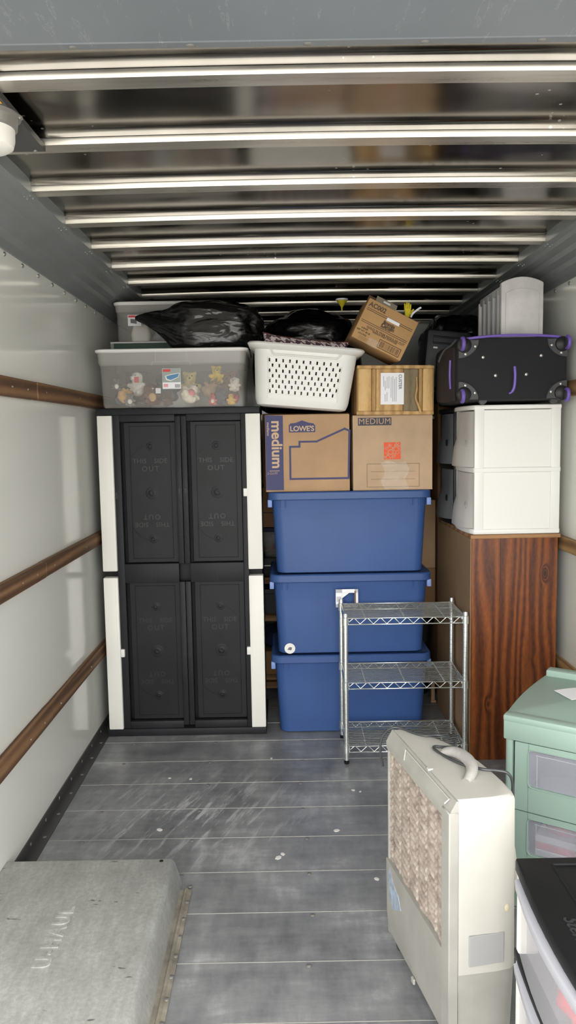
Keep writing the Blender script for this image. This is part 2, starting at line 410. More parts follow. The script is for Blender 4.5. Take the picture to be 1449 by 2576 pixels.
# kick strips along the floor
for nm, s, xw in (('baseboard_left', 1, XL), ('baseboard_right', -1, XR)):
    b = B(); prism(b, [(xw, 0), (xw + s * .052, 0), (xw + s * .052, .004), (xw + s * .008, .006), (xw + s * .006, .055), (xw, .055)], 'y', Y0, Y1 - .01)
    t = struct(nm, b, 'plate_grey')
    for i in range(12):
        share('rivet', rvm, t, (xw + s * .03, 2.3 + .2 * i, .005)); share('rivet', rvm, t, (xw + s * .006, 2.4 + .2 * i, .03), (0, s * PI / 2, 0))

# ceiling: roof sheets between hat-section ribs
ZR, ZS = 2.522, 2.555
ce = struct('ceiling', box(B(), XL - .04, XR + .04, Y0, Y1 + .04, 2.62, 2.66), 'roof_metal')
rp = [(.030, 2.59), (.030, 2.5405), (-.004, 2.5405), (-.005, 2.539), (-.0042, 2.533), (-.0022, 2.527), (.0002, ZR), (.062, ZR), (.065, 2.527), (.068, 2.59)]
crown = lambda x: -.010 * ((x - .16) / 1.03) ** 2
rb = B(); loft(rb, [[(-.90 + 2.13 * i / 14, p[0], p[1] + crown(-.90 + 2.13 * i / 14)) for p in rp] for i in range(15)])
rbm = bpy.data.meshes.new('ceiling_rib'); rb.to_mesh(rbm); rb.free(); rbm.materials.append(MATS['rib_metal'])
for p in rbm.polygons: p.use_smooth = True
rbm.set_sharp_from_angle(angle=math.radians(33))
RS = .402; ky = [1.897 + RS * i for i in range(-3, 11)]
for i, y in enumerate(ky):
    share('ceiling_rib', rbm, ce, (0, y, 0))
    if i == len(ky) - 1: break
    ya, yb = y + .055, y + RS - .013
    nx, ny = 44, 14; bm = B(); rows = []
    prof = [(ya + (yb - .032 - ya) * j / ny, ZS) for j in range(ny + 1)] + [(yb - .024, ZS), (yb - .016, ZS - .0014), (yb - .0095, ZS - .0048), (yb - .0052, ZS - .0100), (yb - .0022, ZS - .0185)]
    for (yy, zz) in prof:
        row = []
        for q in range(nx + 1):
            xx = -.90 + 2.13 * q / nx
            w = max(0, min(1, (yb - .04 - yy) / .14, (yy - ya) / .14)) ** 2
            h = noise.noise(Vector((xx * 2.2, yy * 5, i * 3.1))) * .0032 * w + noise.noise(Vector((xx * 7, yy * 9, i * 1.7))) * .0002 * w
            row.append(bm.verts.new((xx, yy, zz - h + crown(xx))))
        rows.append(row)
    for a, b in zip(rows, rows[1:]):
        for q in range(nx): bm.faces.new((a[q], a[q + 1], b[q + 1], b[q]))
    sh = obj('ceiling_panel', bm, 'roof_metal', ce, 'full')
# grey folded coves
covL = [(-1.075, 2.408), (-1.062, 2.406), (-1.035, 2.424), (-1.0, 2.434), (-.985, 2.452), (-.945, 2.462), (-.93, 2.48), (-.885, 2.488), (-.872, 2.500), (-.842, 2.503), (-.838, 2.575), (-1.075, 2.575)]
covR = [(1.405, 2.408), (1.392, 2.406), (1.365, 2.424), (1.33, 2.434), (1.315, 2.452), (1.275, 2.462), (1.26, 2.48), (1.215, 2.488), (1.202, 2.500), (1.168, 2.503), (1.164, 2.575), (1.405, 2.575)]
rsm = B(); lathe(rsm, (0, 0, 0), [(.0042, 0), (.004, -.002), (.0001, -.003)], 'z', 8); rsmm = bpy.data.meshes.new('cove_rivet'); rsm.to_mesh(rsmm); rsm.free(); rsmm.materials.append(MATS['steel_bolt'])
for pts, x in ((covL, -.852), (covR, 1.182)):
    t = struct('trim_%d' % ti, prism(B(), pts, 'y', Y0, Y1), 'cove_grey'); ti += 1
    for y in ky[2:10]:
        for dx, dy in ((0, .0), (0, .03), (-.02 if x < 0 else .02, .0), (-.02 if x < 0 else .02, .03)):
            share('rivet', rsmm, t, (x + dx, y + .01 + dy, 2.5015 if dx == 0 else 2.4995))
# open roll-up door lying under the roof
dr = struct('door_1', box(B(), -1.0, 1.33, .76, .80, 2.43, 2.47, .004, 1), 'door_paint')
for a, b in ((.80, 1.02), (1.025, 1.640)):
    obj('door_panel', box(B(), -1.0, 1.33, a, b, 2.472, 2.50, .003, 1), 'door_paint', dr)
rl = obj('door_rail', prism(B(), [(1.642, 2.476), (1.646, 2.473), (1.678, 2.478), (1.684, 2.484), (1.684, 2.50), (1.642, 2.50)], 'x', -1.0, 1.33), 'door_paint', dr)
for i in range(10): share('rivet', rvm, rl, (-.9 + .24 * i, 1.662, 2.476), (PI, 0, 0))
# wheel box of the truck
ww = thing('wheel_well_cover', 'low scuffed grey metal box against left wall, embossed with lettering', 'wheel well', (XL, 1.0, 0))
b = B(); prism(b, [(0, 0), (.66, 0), (.634, .085), (.622, .1), (0, .1)], 'y', .0, 1.752); bevel_new(b, b.verts[:], .004, 2)
obj('cover', b, 'well_metal', ww, True)
b = B(); prism(b, [(.655, 0), (.70, 0), (.70, .006), (.688, .008), (.684, .014), (.676, .014), (.672, .007), (.655, .007)], 'y', .0, 1.70)
flg = obj('flange', b, 'flange_grey', ww, False, 'dirty brownish grey flange')
for i in range(9): share('rivet', rvm, ww, (.692, .95 + .16 * i * .6, .007))
me = text_mesh('U-HAUL', .075, .003, .002, 1.15, 'well_metal'); me.transform(Matrix.Translation((.315, 1.31, .1)) @ Matrix.Rotation(PI / 2, 4, 'Z')); obj('embossed_lettering', me, None, ww)
obj('corner_plug', lathe(B(), (.585, 1.735, .1), [(.008, 0), (.007, .002), (.0001, .003)], 'z', 10), 'deep_black', ww, label='black plug in the corner')

# dome lamp
dl = thing('dome_light', 'round white dome lamp on dark metal plate under the roof', 'lamp', (-.745, 2.05, 2.5))
obj('mounting_plate', box(B(), -.12, .072, -.45, .255, .0, .019, .001, 1), 'plate_grey', dl)
rg = obj('ring', lathe(B(), (0, 0, 0), [(.084, 0), (.084, -.004), (.076, -.008), (.074, -.03), (.069, -.034), (.06, -.034)], 'z', 40), 'ring_metal', dl, True)
obj('ear', prism(B(), [(.066, -.02), (.066, .03), (.086, .02), (.09, .004), (.084, -.012)], 'z', -.005, -.002), 'ring_metal', rg)
share('screw', sbm, rg, (.082, .006, -.005), (0, PI / 2, 0), (.5, .5, .5))
obj('diffuser', lathe(B(), (0, 0, 0), [(.0675, -.03), (.0665, -.06), (.062, -.076), (.05, -.084), (.025, -.087), (.0001, -.088)], 'z', 40), 'white_plastic', dl, True)
share('screw', sbm, dl, (.045, .245, 0), (0, PI / 2, 0), (.6, .6, .6))
stk = obj('sticker', box(B(), -.11, .066, -.22, -.072, -.0012, 0), 'sticker_dark', dl)
obj('yellow_band', box(B(), -.11, .066, -.088, -.072, -.0018, -.001), 'sticker_yellow', stk)
obj('green_band', box(B(), -.11, .066, -.22, -.17, -.0018, -.001), 'sticker_green', stk)
b = B(); tube(b, [(-.06, -.10, -.002), (.045, -.10, -.002), (.05, -.105, -.002), (.028, -.142, -.002), (.02, -.147, -.002), (-.06, -.147, -.002)], .004, 4, True); obj('white_outline', b, 'bright_white', stk)
b = B(); tube(b, [(.004 + .011 * math.cos(a * PI / 6), -.123 + .011 * math.sin(a * PI / 6), -.002) for a in range(12)], .003, 4, True); obj('white_letter', b, 'bright_white', stk)

# ------------------------------------------------------------------ plastic cabinet
W, D, H = .894, .46, 1.835
cb = thing('storage_cabinet', 'tall black plastic cabinet with four inset panels and white corner strips', 'cabinet', (-1.026, 4.2, 0))
b = B(); box(b, .01, W - .01, .085, D, .02, H - .02); obj('cabinet_body', b, 'black_plastic', cb)
obj('cabinet_top', box(B(), .004, W - .004, -.002, D, 1.799, H, .005), 'black_plastic', cb, True)
obj('cabinet_base', box(B(), 0, W, -.006, D, 0, .042, .005), 'black_plastic', cb, True)
XP = ((.128, .428), (.491, .786))
ZP = ((.084, .876), (.982, 1.762))
for nm, x0, x1 in (('stile', .088, .128), ('stile', .786, .816)):
    obj(nm, box(B(), x0, x1, .004, .04, .042, 1.799, .003), 'black_plastic', cb, True)
for x0, x1 in ((.428, .459), (.461, .491)):
    for z0, z1 in ((.06, .88), (.98, 1.79)):
        p = obj('centre_post', box(B(), x0, x1, -.002, .04, z0, z1, .004), 'black_plastic', cb, True)
        h = B()
        for f in (.2, .38, .62, .85): lathe(h, ((x0 + x1) / 2, -.0018, z0 + (z1 - z0) * f), [(.004, 0), (.0035, -.0008), (.0001, -.001)], 'y', 8)
        box(h, (x0 + x1) / 2 - .005, (x0 + x1) / 2 + .005, -.0030, -.0016, (z0 + z1) / 2 - .012, (z0 + z1) / 2 + .012)
        obj('screw_hole', h, 'deep_black', p)['kind'] = 'stuff'
for x0, x1 in XP:
    for z0, z1 in ((.042, .084), (.876, .982), (1.762, 1.799)):
        r = obj('rail', box(B(), x0, x1, .002, .04, z0, z1, .003), 'black_plastic', cb, True)
        if z1 - z0 > .08: obj('seam_groove', box(B(), (x0 + x1) / 2 - .001, (x0 + x1) / 2 + .001, .0012, .003, z0 + .006, z1 - .02), 'deep_black', r)
tme = [text_mesh('THIS', .036, .0012, .0004, 1.05, 'emboss_dark'), text_mesh('SIDE', .036, .0012, .0004, 1.05, 'emboss_dark'), text_mesh('OUT', .04, .0012, .0004, 1.25, 'emboss_dark')]
ringm = B(); lathe(ringm, (0, 0, 0), [(.040, .002), (.034, -.0004), (.026, -.0003), (.016, -.0004), (.013, -.0022), (.008, -.0016), (.0001, -.0003)], 'y', 28); rm_ = bpy.data.meshes.new('ring_boss'); ringm.to_mesh(rm_); ringm.free(); rm_.materials.append(MATS['panel_black'])
for p in rm_.polygons: p.use_smooth = True
for (x0, x1) in XP:
    for (z0, z1) in ZP:
        cx, cz = (x0 + x1) / 2, (z0 + z1) / 2; yb = .032
        b = B(); box(b, x0 + .016, x1 - .002, yb, yb + .008, z0 + .003, z1 - .003, .002, 1)
        pn = obj('inset_panel', b, 'panel_black', cb)
        b = B(); fx0, fx1, fz0, fz1 = x0 + .045, x1 - .03, z0 + .025, z1 - .022
        for s in ((fx0, fx0 + .003, fz0, fz1), (fx1 - .003, fx1, fz0, fz1), (fx0, fx1, fz0, fz0 + .003), (fx0, fx1, fz1 - .003, fz1)): box(b, s[0], s[1], yb - .0025, yb, s[2], s[3], .001, 1)
        # faint arcs moulded across the panel
        for sg in (1, -1):
            tube(b, [(cx + .2 * math.sin(a) * .62, yb - .0005, cz + sg * (.1 + .2 * math.cos(a) * .8)) for a in [-1.0 + .2 * q for q in range(11)]], .0018, 4)
        obj('raised_frame', b, 'panel_black', pn)
        for dz in (.255, 0, -.255): share('ring_boss', rm_, pn, (cx + .01, yb, cz + dz), (0, 0, 0), (1, 1, 1) if dz == 0 else (.7, 1, .7))
        for sg in (1, -1):
            for me, dz, dx in ((tme[0], .175, -.058), (tme[1], .175, .058), (tme[2], .132, 0)):
                share('embossed_lettering', me, pn, (cx + .005 + sg * dx, yb + .0009, cz + sg * dz), (PI / 2, 0 if sg > 0 else PI, 0))
for x0 in (.010, .812):
    for z0, z1 in ((.044, .909), (.945, 1.797)):
        st = obj('side_strip', box(B(), x0, x0 + .080, -.014, .05, z0, z1, .005), 'white_plastic', cb, True, 'white plastic corner strip')
        obj('edge_bead', box(B(), x0 + (.064 if x0 < .4 else .012), x0 + (.067 if x0 < .4 else .015), -.0152, -.013, z0 + .01, z1 - .01), 'white_plastic', st)
for x, z in ((.803, 1.37), (.100, .482), (.803, .484)):
    obj('latch', box(B(), x - .010, x + .012, -.014, .01, z - .022, z + .022, .004), 'bright_white', cb, True, 'small white latch')
obj('latch_slot', box(B(), .094, .104, .002, .006, 1.345, 1.38), 'deep_black', cb)

# ------------------------------------------------------------------ blue totes
def blue_tote(label, loc, sticker=False):
    t = thing('storage_tote', label, 'tote', loc, (0, 0, random.uniform(-.004, .004)), 'blue totes stacked in the middle')
    w, d, h = .425, .245, .455
    rings = [rrect(0, 0, w - .03, d - .03, .05, .0), rrect(0, 0, w - .02, d - .02, .055, .006)] + [rrect(0, 0, w - .02 + .02 * s, d - .02 + .02 * s, .055, .006 + .40 * s) for s in (.33, .66, 1)] + [rrect(0, 0, w + .002, d + .002, .055, h - .04)]
    obj('tub', loft(B(), rings), 'blue_plastic', t, True)
    rings = [rrect(0, 0, w - .03, d - .03, .05, h - .043), rrect(0, 0, w + .018, d + .018, .06, h - .044), rrect(0, 0, w + .022, d + .022, .06, h - .04), rrect(0, 0, w + .022, d + .022, .06, h - .006), rrect(0, 0, w + .017, d + .017, .058, h), rrect(0, 0, w + .004, d + .004, .05, h), rrect(0, 0, w + .001, d + .001, .05, h - .003)]
    obj('lid', loft(B(), rings), 'blue_plastic', t, True)
    for x in (-.385, -.352, .345, .378):
        obj('rib', box(B(), x - .003, x + .003, -d - .006, -d + .01, h - .085, h - .043, .002, 1), 'blue_plastic', t)
    for s in (-1, 1): obj('clip', box(B(), s * (w + .012) - .012, s * (w + .012) + .012, -.225, -.15, h - .085, h - .044, .003), 'blue_clip', t, True, 'pale blue end clip')
    if sticker:
        s = obj('round_sticker', lathe(B(), (-.343, -.2338, .034), [(.030, 0), (.030, -.001), (.0001, -.0012)], 'y', 28), 'bright_white', t)
        obj('sticker_print', flat([(-.357, .028), (-.335, .024), (-.330, .040), (-.345, .043)], -.2352), 'ink_grey', s)
    return t
TX = .349
blue_tote('blue plastic tote at the bottom of the stack, standing on floor', (TX, 4.435, 0.001))
blue_tote('blue plastic tote in middle of the stack with round white sticker', (TX, 4.432, .457), True)
blue_tote('blue plastic tote on top of stack, right under two moving cartons', (TX - .002, 4.432, .913))
ZT = .913 + .456   # top of the upper lid

# ------------------------------------------------------------------ cartons
def carton(name, label, loc, w, d, h, mat='card_tan', rot=(0, 0, 0), group=None, bow=.004, cat='box', flaps=True):
    t = thing(name, label, cat, loc, rot, group)
    b = B(); box(b, 0, w, 0, d, 0, h - .004)
    bmesh.ops.subdivide_edges(b, edges=b.edges[:], cuts=6, use_grid_fill=True)
    for v in b.verts:
        a = math.sin(PI * max(0, min(1, v.co.x / w))); c = math.sin(PI * max(0, min(1, v.co.z / h))); e = math.sin(PI * max(0, min(1, v.co.y / d)))
        if v.co.y < 1e-5: v.co.y -= bow * a * c * .2
        if v.co.x < 1e-5: v.co.x -= bow * c * e
        if v.co.x > w - 1e-5: v.co.x += bow * c * e
    obj('carton', b, mat, t, True)
    if flaps:
        for y0, y1 in ((.001, d / 2 - .0015), (d / 2 + .0015, d - .001)):
            obj('flap', box(B(), .001, w - .001, y0, y1, h - .004, h, .0012, 1), mat, t)
    return t
# home-improvement carton with purple-blue print
L = carton('moving_carton', 'tan moving carton with dark blue house outline and blue side band', (-.108, 4.2, ZT), .458, .40, .418, 'card_tan', (0, 0, .004))
q = lambda px, py: ((px - 667) / 212 * .458, (1228 - py) / 188.5 * .418)
yy = -.0012
bd = obj('printed_band', flat([q(667.5, 1040), q(712, 1042), q(712, 1224), q(667.5, 1224)], yy), 'ink_blue', L)
a, c_ = q(695, 1112); lettering('lettering', 'medium', bd, a, yy - .0008, c_, .080, -PI / 2, 'cart_ink', .002, 1.0)
a, c_ = q(674.5, 1074); lettering('lettering', 'mediano', bd, a, yy - .0008, c_, .021, -PI / 2, 'cart_ink', .0002)
a, c_ = q(684, 1183); lettering('lettering', '3 CU FT', bd, a, yy - .0008, c_, .016, 0, 'cart_ink')
a, c_ = q(688, 1177); obj('print_line', flat([(a - .025, c_), (a + .03, c_), (a + .03, c_ + .003), (a - .025, c_ + .003)], yy - .0006, .0004), 'cart_ink', bd)
lg = obj('logo_house', flat([q(727, 1083), q(727, 1064), q(730, 1064), q(730, 1061), q(744, 1060), q(760, 1054), q(777, 1060), q(790, 1062), q(790, 1065), q(793, 1065), q(793, 1083)], yy), 'ink_blue', L)
a, c_ = q(760, 1074.5); lettering('lettering', "LOWE'S", lg, a, yy - .0008, c_, .039, 0, 'cart_ink', .0009, .95)
obj('house_outline', poly_line(B(), [q(729, 1118), q(753, 1118), q(753, 1106), q(796, 1106), q(867, 1076), q(879, 1081), q(876, 1197), q(729, 1197)], .0105, yy), 'ink_blue', L)
# orange-logo carton
Hd = carton('moving_carton', 'pale tan moving carton with orange square logo and clear tape patch', (.368, 4.195, ZT), .432, .40, .408, 'card_pink')
q = lambda px, py: ((px - 889) / 200 * .432, (1228 - py) / 185.5 * .408)
mb = obj('printed_band', flat([q(902, 1068), q(902, 1049), q(986, 1049), q(986, 1068)], yy), 'box_dark_ink', Hd)
a, c_ = q(944, 1058.5); lettering('lettering', 'MEDIUM', mb, a, yy - .0008, c_, .045, 0, 'card_pink', 0, 1.06)
lg = obj('logo_square', flat([q(967, 1152), q(967, 1110), q(1009, 1110), q(1009, 1152)], yy), 'orange', Hd)
for s, dx, dz, sz in (('THE', -10, 9, .024), ('HOME', 0, 0, .040), ('DEPOT', 8.5, -9, .026)):
    a, c_ = q(988 + dx, 1131 - dz); lettering('lettering', s, lg, a, yy - .0009, c_, sz * 1.06, PI / 4, 'card_pink', 0, .92)
b = B(); poly_line(b, [q(924, 1163), q(1056, 1163), q(1056, 1220), q(924, 1220)], .0016, yy)
for py in (1182, 1201): poly_line(b, [q(934, py), q(1046, py)], .0012, yy, closed=False)
obj('address_frame', b, 'ink_soft', Hd)
b = B(); bmesh.ops.create_grid(b, x_segments=16, y_segments=16, size=.5)
for v in b.verts:
    x_, z_ = v.co.x, v.co.y; a, c_ = q(995 + 62 * x_ + 5 * math.sin(9 * z_), 1192 - 68 * z_ + 3 * math.sin(8 * x_))
    v.co = Vector((a, yy - .002 - .0022 * abs(noise.noise(Vector((x_ * 7, z_ * 4, .3)))), c_))
obj('tape_patch', b, 'tape_clear', Hd, True, 'shiny crumpled clear tape')

# wooden crate
CZ = ZT + .409
cr = thing('wooden_crate', 'rough wooden crate with white paper label on its planked front', 'crate', (.392, 4.15, CZ), (0, .012, .02))
cw, cd, ch = .408, .34, .262
b = B(); box(b, .018, cw - .018, .018, cd, .012, ch - .012); obj('crate_core', b, 'card_dark', cr)
for x0, x1, m, y in ((0, .072, 'crate_pale', -.004), (.074, .096, 'crate_tan', .004), (.098, .243, 'crate_tan', .006), (.245, .326, 'crate_grey', .008), (.328, .346, 'crate_tan', .003), (.348, .402, 'crate_pale', -.002)):
    obj('plank', box(B(), x0, x1, y, .018, .02, ch - .018, .003, 1), m, cr)
for z0, z1, y in ((ch - .018, ch, -.006), (0, .02, -.002)):
    b = B(); box(b, -.006, cw, y, .03, z0, z1, .003, 1); bmesh.ops.subdivide_edges(b, edges=b.edges[:], cuts=2)
    for v in b.verts: v.co.z += .002 * noise.noise(Vector((v.co.x * 20, v.co.y * 9, z0)))
    obj('batten', b, 'crate_tan', cr)
for y0, y1 in ((.02, .12), (.125, .23), (.235, cd)):
    obj('side_plank', box(B(), -.004, .018, y0, y1, .004, ch - .004, .003, 1), 'crate_tan', cr)
    obj('side_plank', box(B(), cw - .018, cw + .004, y0, y1, .004, ch - .004, .003, 1), 'crate_tan', cr)
for y0, y1 in ((.0, .11), (.114, .225), (.229, cd)): obj('top_plank', box(B(), .0, cw, y0, y1, ch - .012, ch, .002, 1), 'crate_tan', cr)
b = B(); tube(b, curve_pts([(.312, -.008, .20), (.314, -.012, .14), (.308, -.010, .09), (.322, -.014, .05), (.336, -.006, .012)], 4), [.004] * 4 + [.006] * 9 + [.007] * 4, 6); obj('splinter', b, 'crate_pale', cr, True, 'split sliver of wood')
lb = obj('paper_label', box(B(), .122, .247, .003, .0055, .055, .222), 'paper', cr, False, 'white shipping label')
lettering('lettering', 'CUSTER', lb, .226, .0028, .175, .022, -PI / 2, 'ink_grey', .0004)
b = B()
for i, (x, z0, z1) in enumerate(((.205, .07, .20), (.196, .07, .19), (.187, .07, .205), (.178, .09, .2), (.166, .14, .205), (.156, .07, .12), (.156, .14, .2), (.146, .07, .11), (.146, .13, .18), (.138, .15, .205))): box(b, x - .0022, x + .0022, .0022, .0031, z0, z1)
obj('print_line', b, 'pale_grey_cloth', lb)['kind'] = 'stuff'

# laundry basket
bk = thing('laundry_basket', 'white plastic laundry basket with slotted side, tilted on the carton', 'basket', (.089, 4.22, 1.817), (0, .092, .0))
hx0, hy0, hx1, hy1, bh = .244, .16, .272, .195, .318
def bring(t, z, o=0): return rrect(0, 0, hx0 + (hx1 - hx0) * t + o, hy0 + (hy1 - hy0) * t + o, .07, z, 6)
b = B(); loft(b, [rrect(0, 0, hx0 - .03, hy0 - .03, .05, 0, 6), rrect(0, 0, hx0 - .008, hy0 - .008, .065, .006, 6), bring(.05, .03), bring(.1, .04)], True, False)
obj('basket_base', b, 'bright_white', bk, True)
# wall ring with a slotted front
NZ = 7; zlo, zhi = .04, .292
b = B(); rings = [bring(z / bh, z) for z in (.04, .13, .22, .292)]
V = [[b.verts.new(p) for p in r] for r in rings]; kk = len(rings[0])
front = [i for i in range(kk) if rings[0][i][1] < 0 and abs(rings[0][i][0]) <= hx0 - .068 + .0]
for a, c_ in zip(V, V[1:]):
    for i in range(kk):
        j = (i + 1) % kk
        if a[i].co.y < -.1 and a[j].co.y < -.1 and abs(a[i].co.x - a[j].co.x) > .2: continue
        b.faces.new((a[i], a[j], c_[j], c_[i]))
def fpt(u, z):   # point on the front face, u in -1..1
    t = z / bh; return Vector((u * (hx0 + (hx1 - hx0) * t - .07), -(hy0 + (hy1 - hy0) * t), z))
zr = [.062 + .0265 * i for i in range(8)]
def quad(a, c_, d, e): b.faces.new([b.verts.new(p) for p in (a, c_, d, e)])
quad(fpt(-1, .04), fpt(1, .04), fpt(1, zr[0]), fpt(-1, zr[0])); quad(fpt(-1, zr[7]), fpt(1, zr[7]), fpt(1, .292), fpt(-1, .292))
for r_ in range(7):
    z0, z1 = zr[r_], zr[r_ + 1]; off = (.5 if r_ % 2 else 0); n_ = 11; p0, p1 = -1.0, 1.0
    cells = [-1.0 + 2.0 * (i + .5 + (off - .25) * .9) / n_ for i in range(n_)]
    edges = [-1.0] + [(cells[i] + cells[i + 1]) / 2 for i in range(n_ - 1)] + [1.0]
    for i in range(n_):
        e0, e1, c0 = edges[i], edges[i + 1], cells[i]; hw = .0042 / .19; ha, hb = z0 + .004, z1 - .0055
        quad(fpt(e0, z0), fpt(e1, z0), fpt(c0 + hw, ha), fpt(c0 - hw, ha)); quad(fpt(c0 - hw, hb), fpt(c0 + hw, hb), fpt(e1, z1), fpt(e0, z1))
        quad(fpt(e0, z0), fpt(c0 - hw, ha), fpt(c0 - hw, hb), fpt(e0, z1)); quad(fpt(c0 + hw, ha), fpt(e1, z0), fpt(e1, z1), fpt(c0 + hw, hb))
bmesh.ops.remove_doubles(b, verts=b.verts[:], dist=1e-5); bmesh.ops.recalc_face_normals(b, faces=b.faces[:])
ret = bmesh.ops.solidify(b, geom=b.faces[:], thickness=.004)
obj('basket_wall', b, 'bright_white', bk, True)
b = B(); loft(b, [bring(.9, .286, .0), bring(.92, .288, .006), bring(.95, .30, .028), bring(1, .312, .034), bring(1, .320, .028), bring(1, .322, .01), bring(1, .316, -.004), bring(.9, .29, -.004)], False, False); obj('rim', b, 'bright_white', bk, True)
b = B(); tube(b, [(-.185, -.203, .288), (-.165, -.2, .262), (.165, -.2, .262), (.185, -.203, .288)], .004, 6); obj('front_lip', b, 'bright_white', bk, True)
# houndstooth cushion in the basket
cu = thing('cushion', 'houndstooth cushion poking out of the white laundry basket', 'cushion', (.096, 4.18, 1.99), (-.10, .125, 0))
b = B(); bmesh.ops.create_grid(b, x_segments=40, y_segments=24, size=1)
b2 = B(); nu, nv = 40, 24; A = {}
for s in (1, -1):
    for i in range(nu + 1):
        for j in range(nv + 1):
            u, v = 2 * i / nu - 1, 2 * j / nv - 1; edge = (i in (0, nu) or j in (0, nv))
            if edge and s < 0: continue
            pin = 1 - .08 * (1 - v * v) * abs(u) ** 3; pinv = 1 - .14 * (1 - u * u) * abs(v) ** 3
            th = .065 * (1 - u * u) ** .5 * (1 - v * v) ** .5
            A[(s, i, j)] = b2.verts.new((u * .234 * pin, -s * th + .004 * noise.noise(Vector((u * 4, v * 4, s))), .105 + v * .105 * pinv))
for s in (1, -1):
    gt = lambda i, j: A[(1, i, j)] if (i in (0, nu) or j in (0, nv)) else A[(s, i, j)]
    for i in range(nu):
        for j in range(nv): b2.faces.new((gt(i, j), gt(i + 1, j), gt(i + 1, j + 1), gt(i, j + 1)))
b.free(); bmesh.ops.recalc_face_normals(b2, faces=b2.faces[:]); obj('cushion_cover', b2, 'houndstooth', cu, 'full')
b = B(); tube(b, [A_ for A_ in [(-.234, 0, .21), (-.16, 0, .2), (0, 0, .195), (.16, 0, .2), (.234, 0, .21)]], .0035, 5); obj('piping', b, 'maroon', cu, True, 'dark piping along the seam')

# tilted food carton
fr = thing('food_carton', 'open tan food carton printed AC002, tipped over above crate', 'box', (.3555, 4.10, 2.187), (0, .47, .06))
fw, fd, fh = .290, .28, .222
obj('carton', box(B(), 0, fw, 0, fd, 0, fh, .004, 2), 'card_fries', fr, True)
q = lambda u, v: (u * fw, v * fh); yy = -.0004
b = B()
for v0 in (.775, .735): poly_line(b, [q(.04, v0), q(.95, v0)], .0022, yy, closed=False)
for v0 in (.475, .435): poly_line(b, [q(.035, v0), q(.955, v0)], .0022, yy, closed=False)
obj('printed_rule', b, 'ink_black', fr)
def ft(s, u, v, size, m='ink_black', bold=.0004, sp=1.0, sx=1): lettering('lettering', s, fr, u * fw, yy - .0006, v * fh, size, 0, m, bold, sp, .0005, None, sx)
ft('AC002', .21, .87, .034, 'ink_soft', .0012); ft('Jimmie', .53, .635, .026, 'ink_soft', .0015, .95); ft('Carolin', .53, .56, .026, 'ink_soft', .0015, .95); ft("Food Service", .5, .51, .011, 'ink_soft')
ft("GOLD 'N TRIM REGULAR CUT", .56, .365, .0165, 'ink_soft', .0004, 1, 1.0); ft('FRENCH FRIED POTATOES', .56, .315, .012, 'ink_soft')
for i, s in enumerate(('6 BAGS', 'NET WT. 30 LB', '(13.6 KG)')): ft(s, .16, .30 - .07 * i, .0115, 'ink_soft')
for i in range(3): ft('- - - - - - - - -', .2, .105 - .03 * i, .009, 'ink_soft')
b = B(); poly_line(b, [q(.50, .05), q(.93, .05), q(.93, .24), q(.50, .24)], .0028, yy)
for i in range(26):
    x_ = .525 + .385 * i / 26; w_ = random.choice((.003, .006, .008)); prism(b, [q(x_, .075), q(x_ + w_, .075), q(x_ + w_, .215), q(x_, .215)], 'y', yy - .0008, yy)
obj('barcode', b, 'ink_black', fr)['kind'] = 'stuff'
obj('tape_strip', box(B(), .445 * fw, .70 * fw, yy - .002, yy, .70 * fh, .775 * fh, .0006, 1), 'paper', fr, False, 'white sticker strip')
b = B(); bmesh.ops.create_grid(b, x_segments=10, y_segments=6, size=.5)
for v in b.verts: v.co = Vector((.41 * fw + v.co.x * .06, yy - .0012 - .002 * abs(noise.noise(v.co * 9)), .08 * fh + v.co.y * .04))
obj('tape_patch', b, 'tape_clear', fr)
def tilt_flap(x0, x1, y, z, h, ang, mat, axis='x'):
    b = B(); box(b, x0, x1, -.002, .002, 0, h, .0008, 1); 
    b.transform(Matrix.Translation((0, y, z)) @ Matrix.Rotation(ang, 4, 'X')); return b
obj('flap', tilt_flap(.01, .165, fd - .05, fh, .07, -.25, 'flap_brown'), 'flap_brown', fr)
ff = obj('flap', tilt_flap(.035, .155, .012, fh, .045, -.7, 'tape_grey'), 'tape_grey', fr, False, 'folded front flap with shiny tape')
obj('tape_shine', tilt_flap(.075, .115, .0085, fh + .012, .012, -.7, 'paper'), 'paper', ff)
b = B(); prism(b, [(0, 0), (.075, .045), (.06, .005), (.03, -.01)], 'y', 0, .003); b.transform(Matrix.Translation((.235, .12, fh)) @ Matrix.Rotation(.1, 4, 'Y')); obj('flap', b, 'flap_brown', fr)
gl = thing('rubber_glove', 'yellow rubber glove sticking out of the tipped food carton', 'glove', (.663, 4.19, 2.292), (.1, .05, .2))
b = B(); loft(b, [rrect(0, 0, .014, .008, .007, 0, 3), rrect(0, 0, .016, .009, .008, .02, 3), rrect(.0, 0, .019, .009, .008, .035, 3), rrect(0, 0, .018, .008, .007, .045, 3)])
for x, h, l in ((-.014, .04, .03), (-.005, .043, .036), (.004, .043, .033), (.013, .04, .028)): tube(b, [(x, 0, h - .008), (x * 1.15, .002, h + l * .6), (x * 1.25, .005, h + l)], [.0055, .005, .0035], 6)
tube(b, [(.014, 0, .015), (.026, -.004, .03), (.03, -.006, .045)], [.006, .0055, .004], 6); obj('glove', b, 'yellow', gl, True)
sp_ = B(); tube(sp_, curve_pts([(0, 0, 0), (.012, 0, .02), (.04, .0, .042), (.055, 0, .05)], 5), .0055, 6); o = obj('plastic_strap', sp_, 'paper', None, True); o.location = (.678, 4.165, 2.288); tag(o, 'bent white plastic strap beside the yellow glove', 'strap')

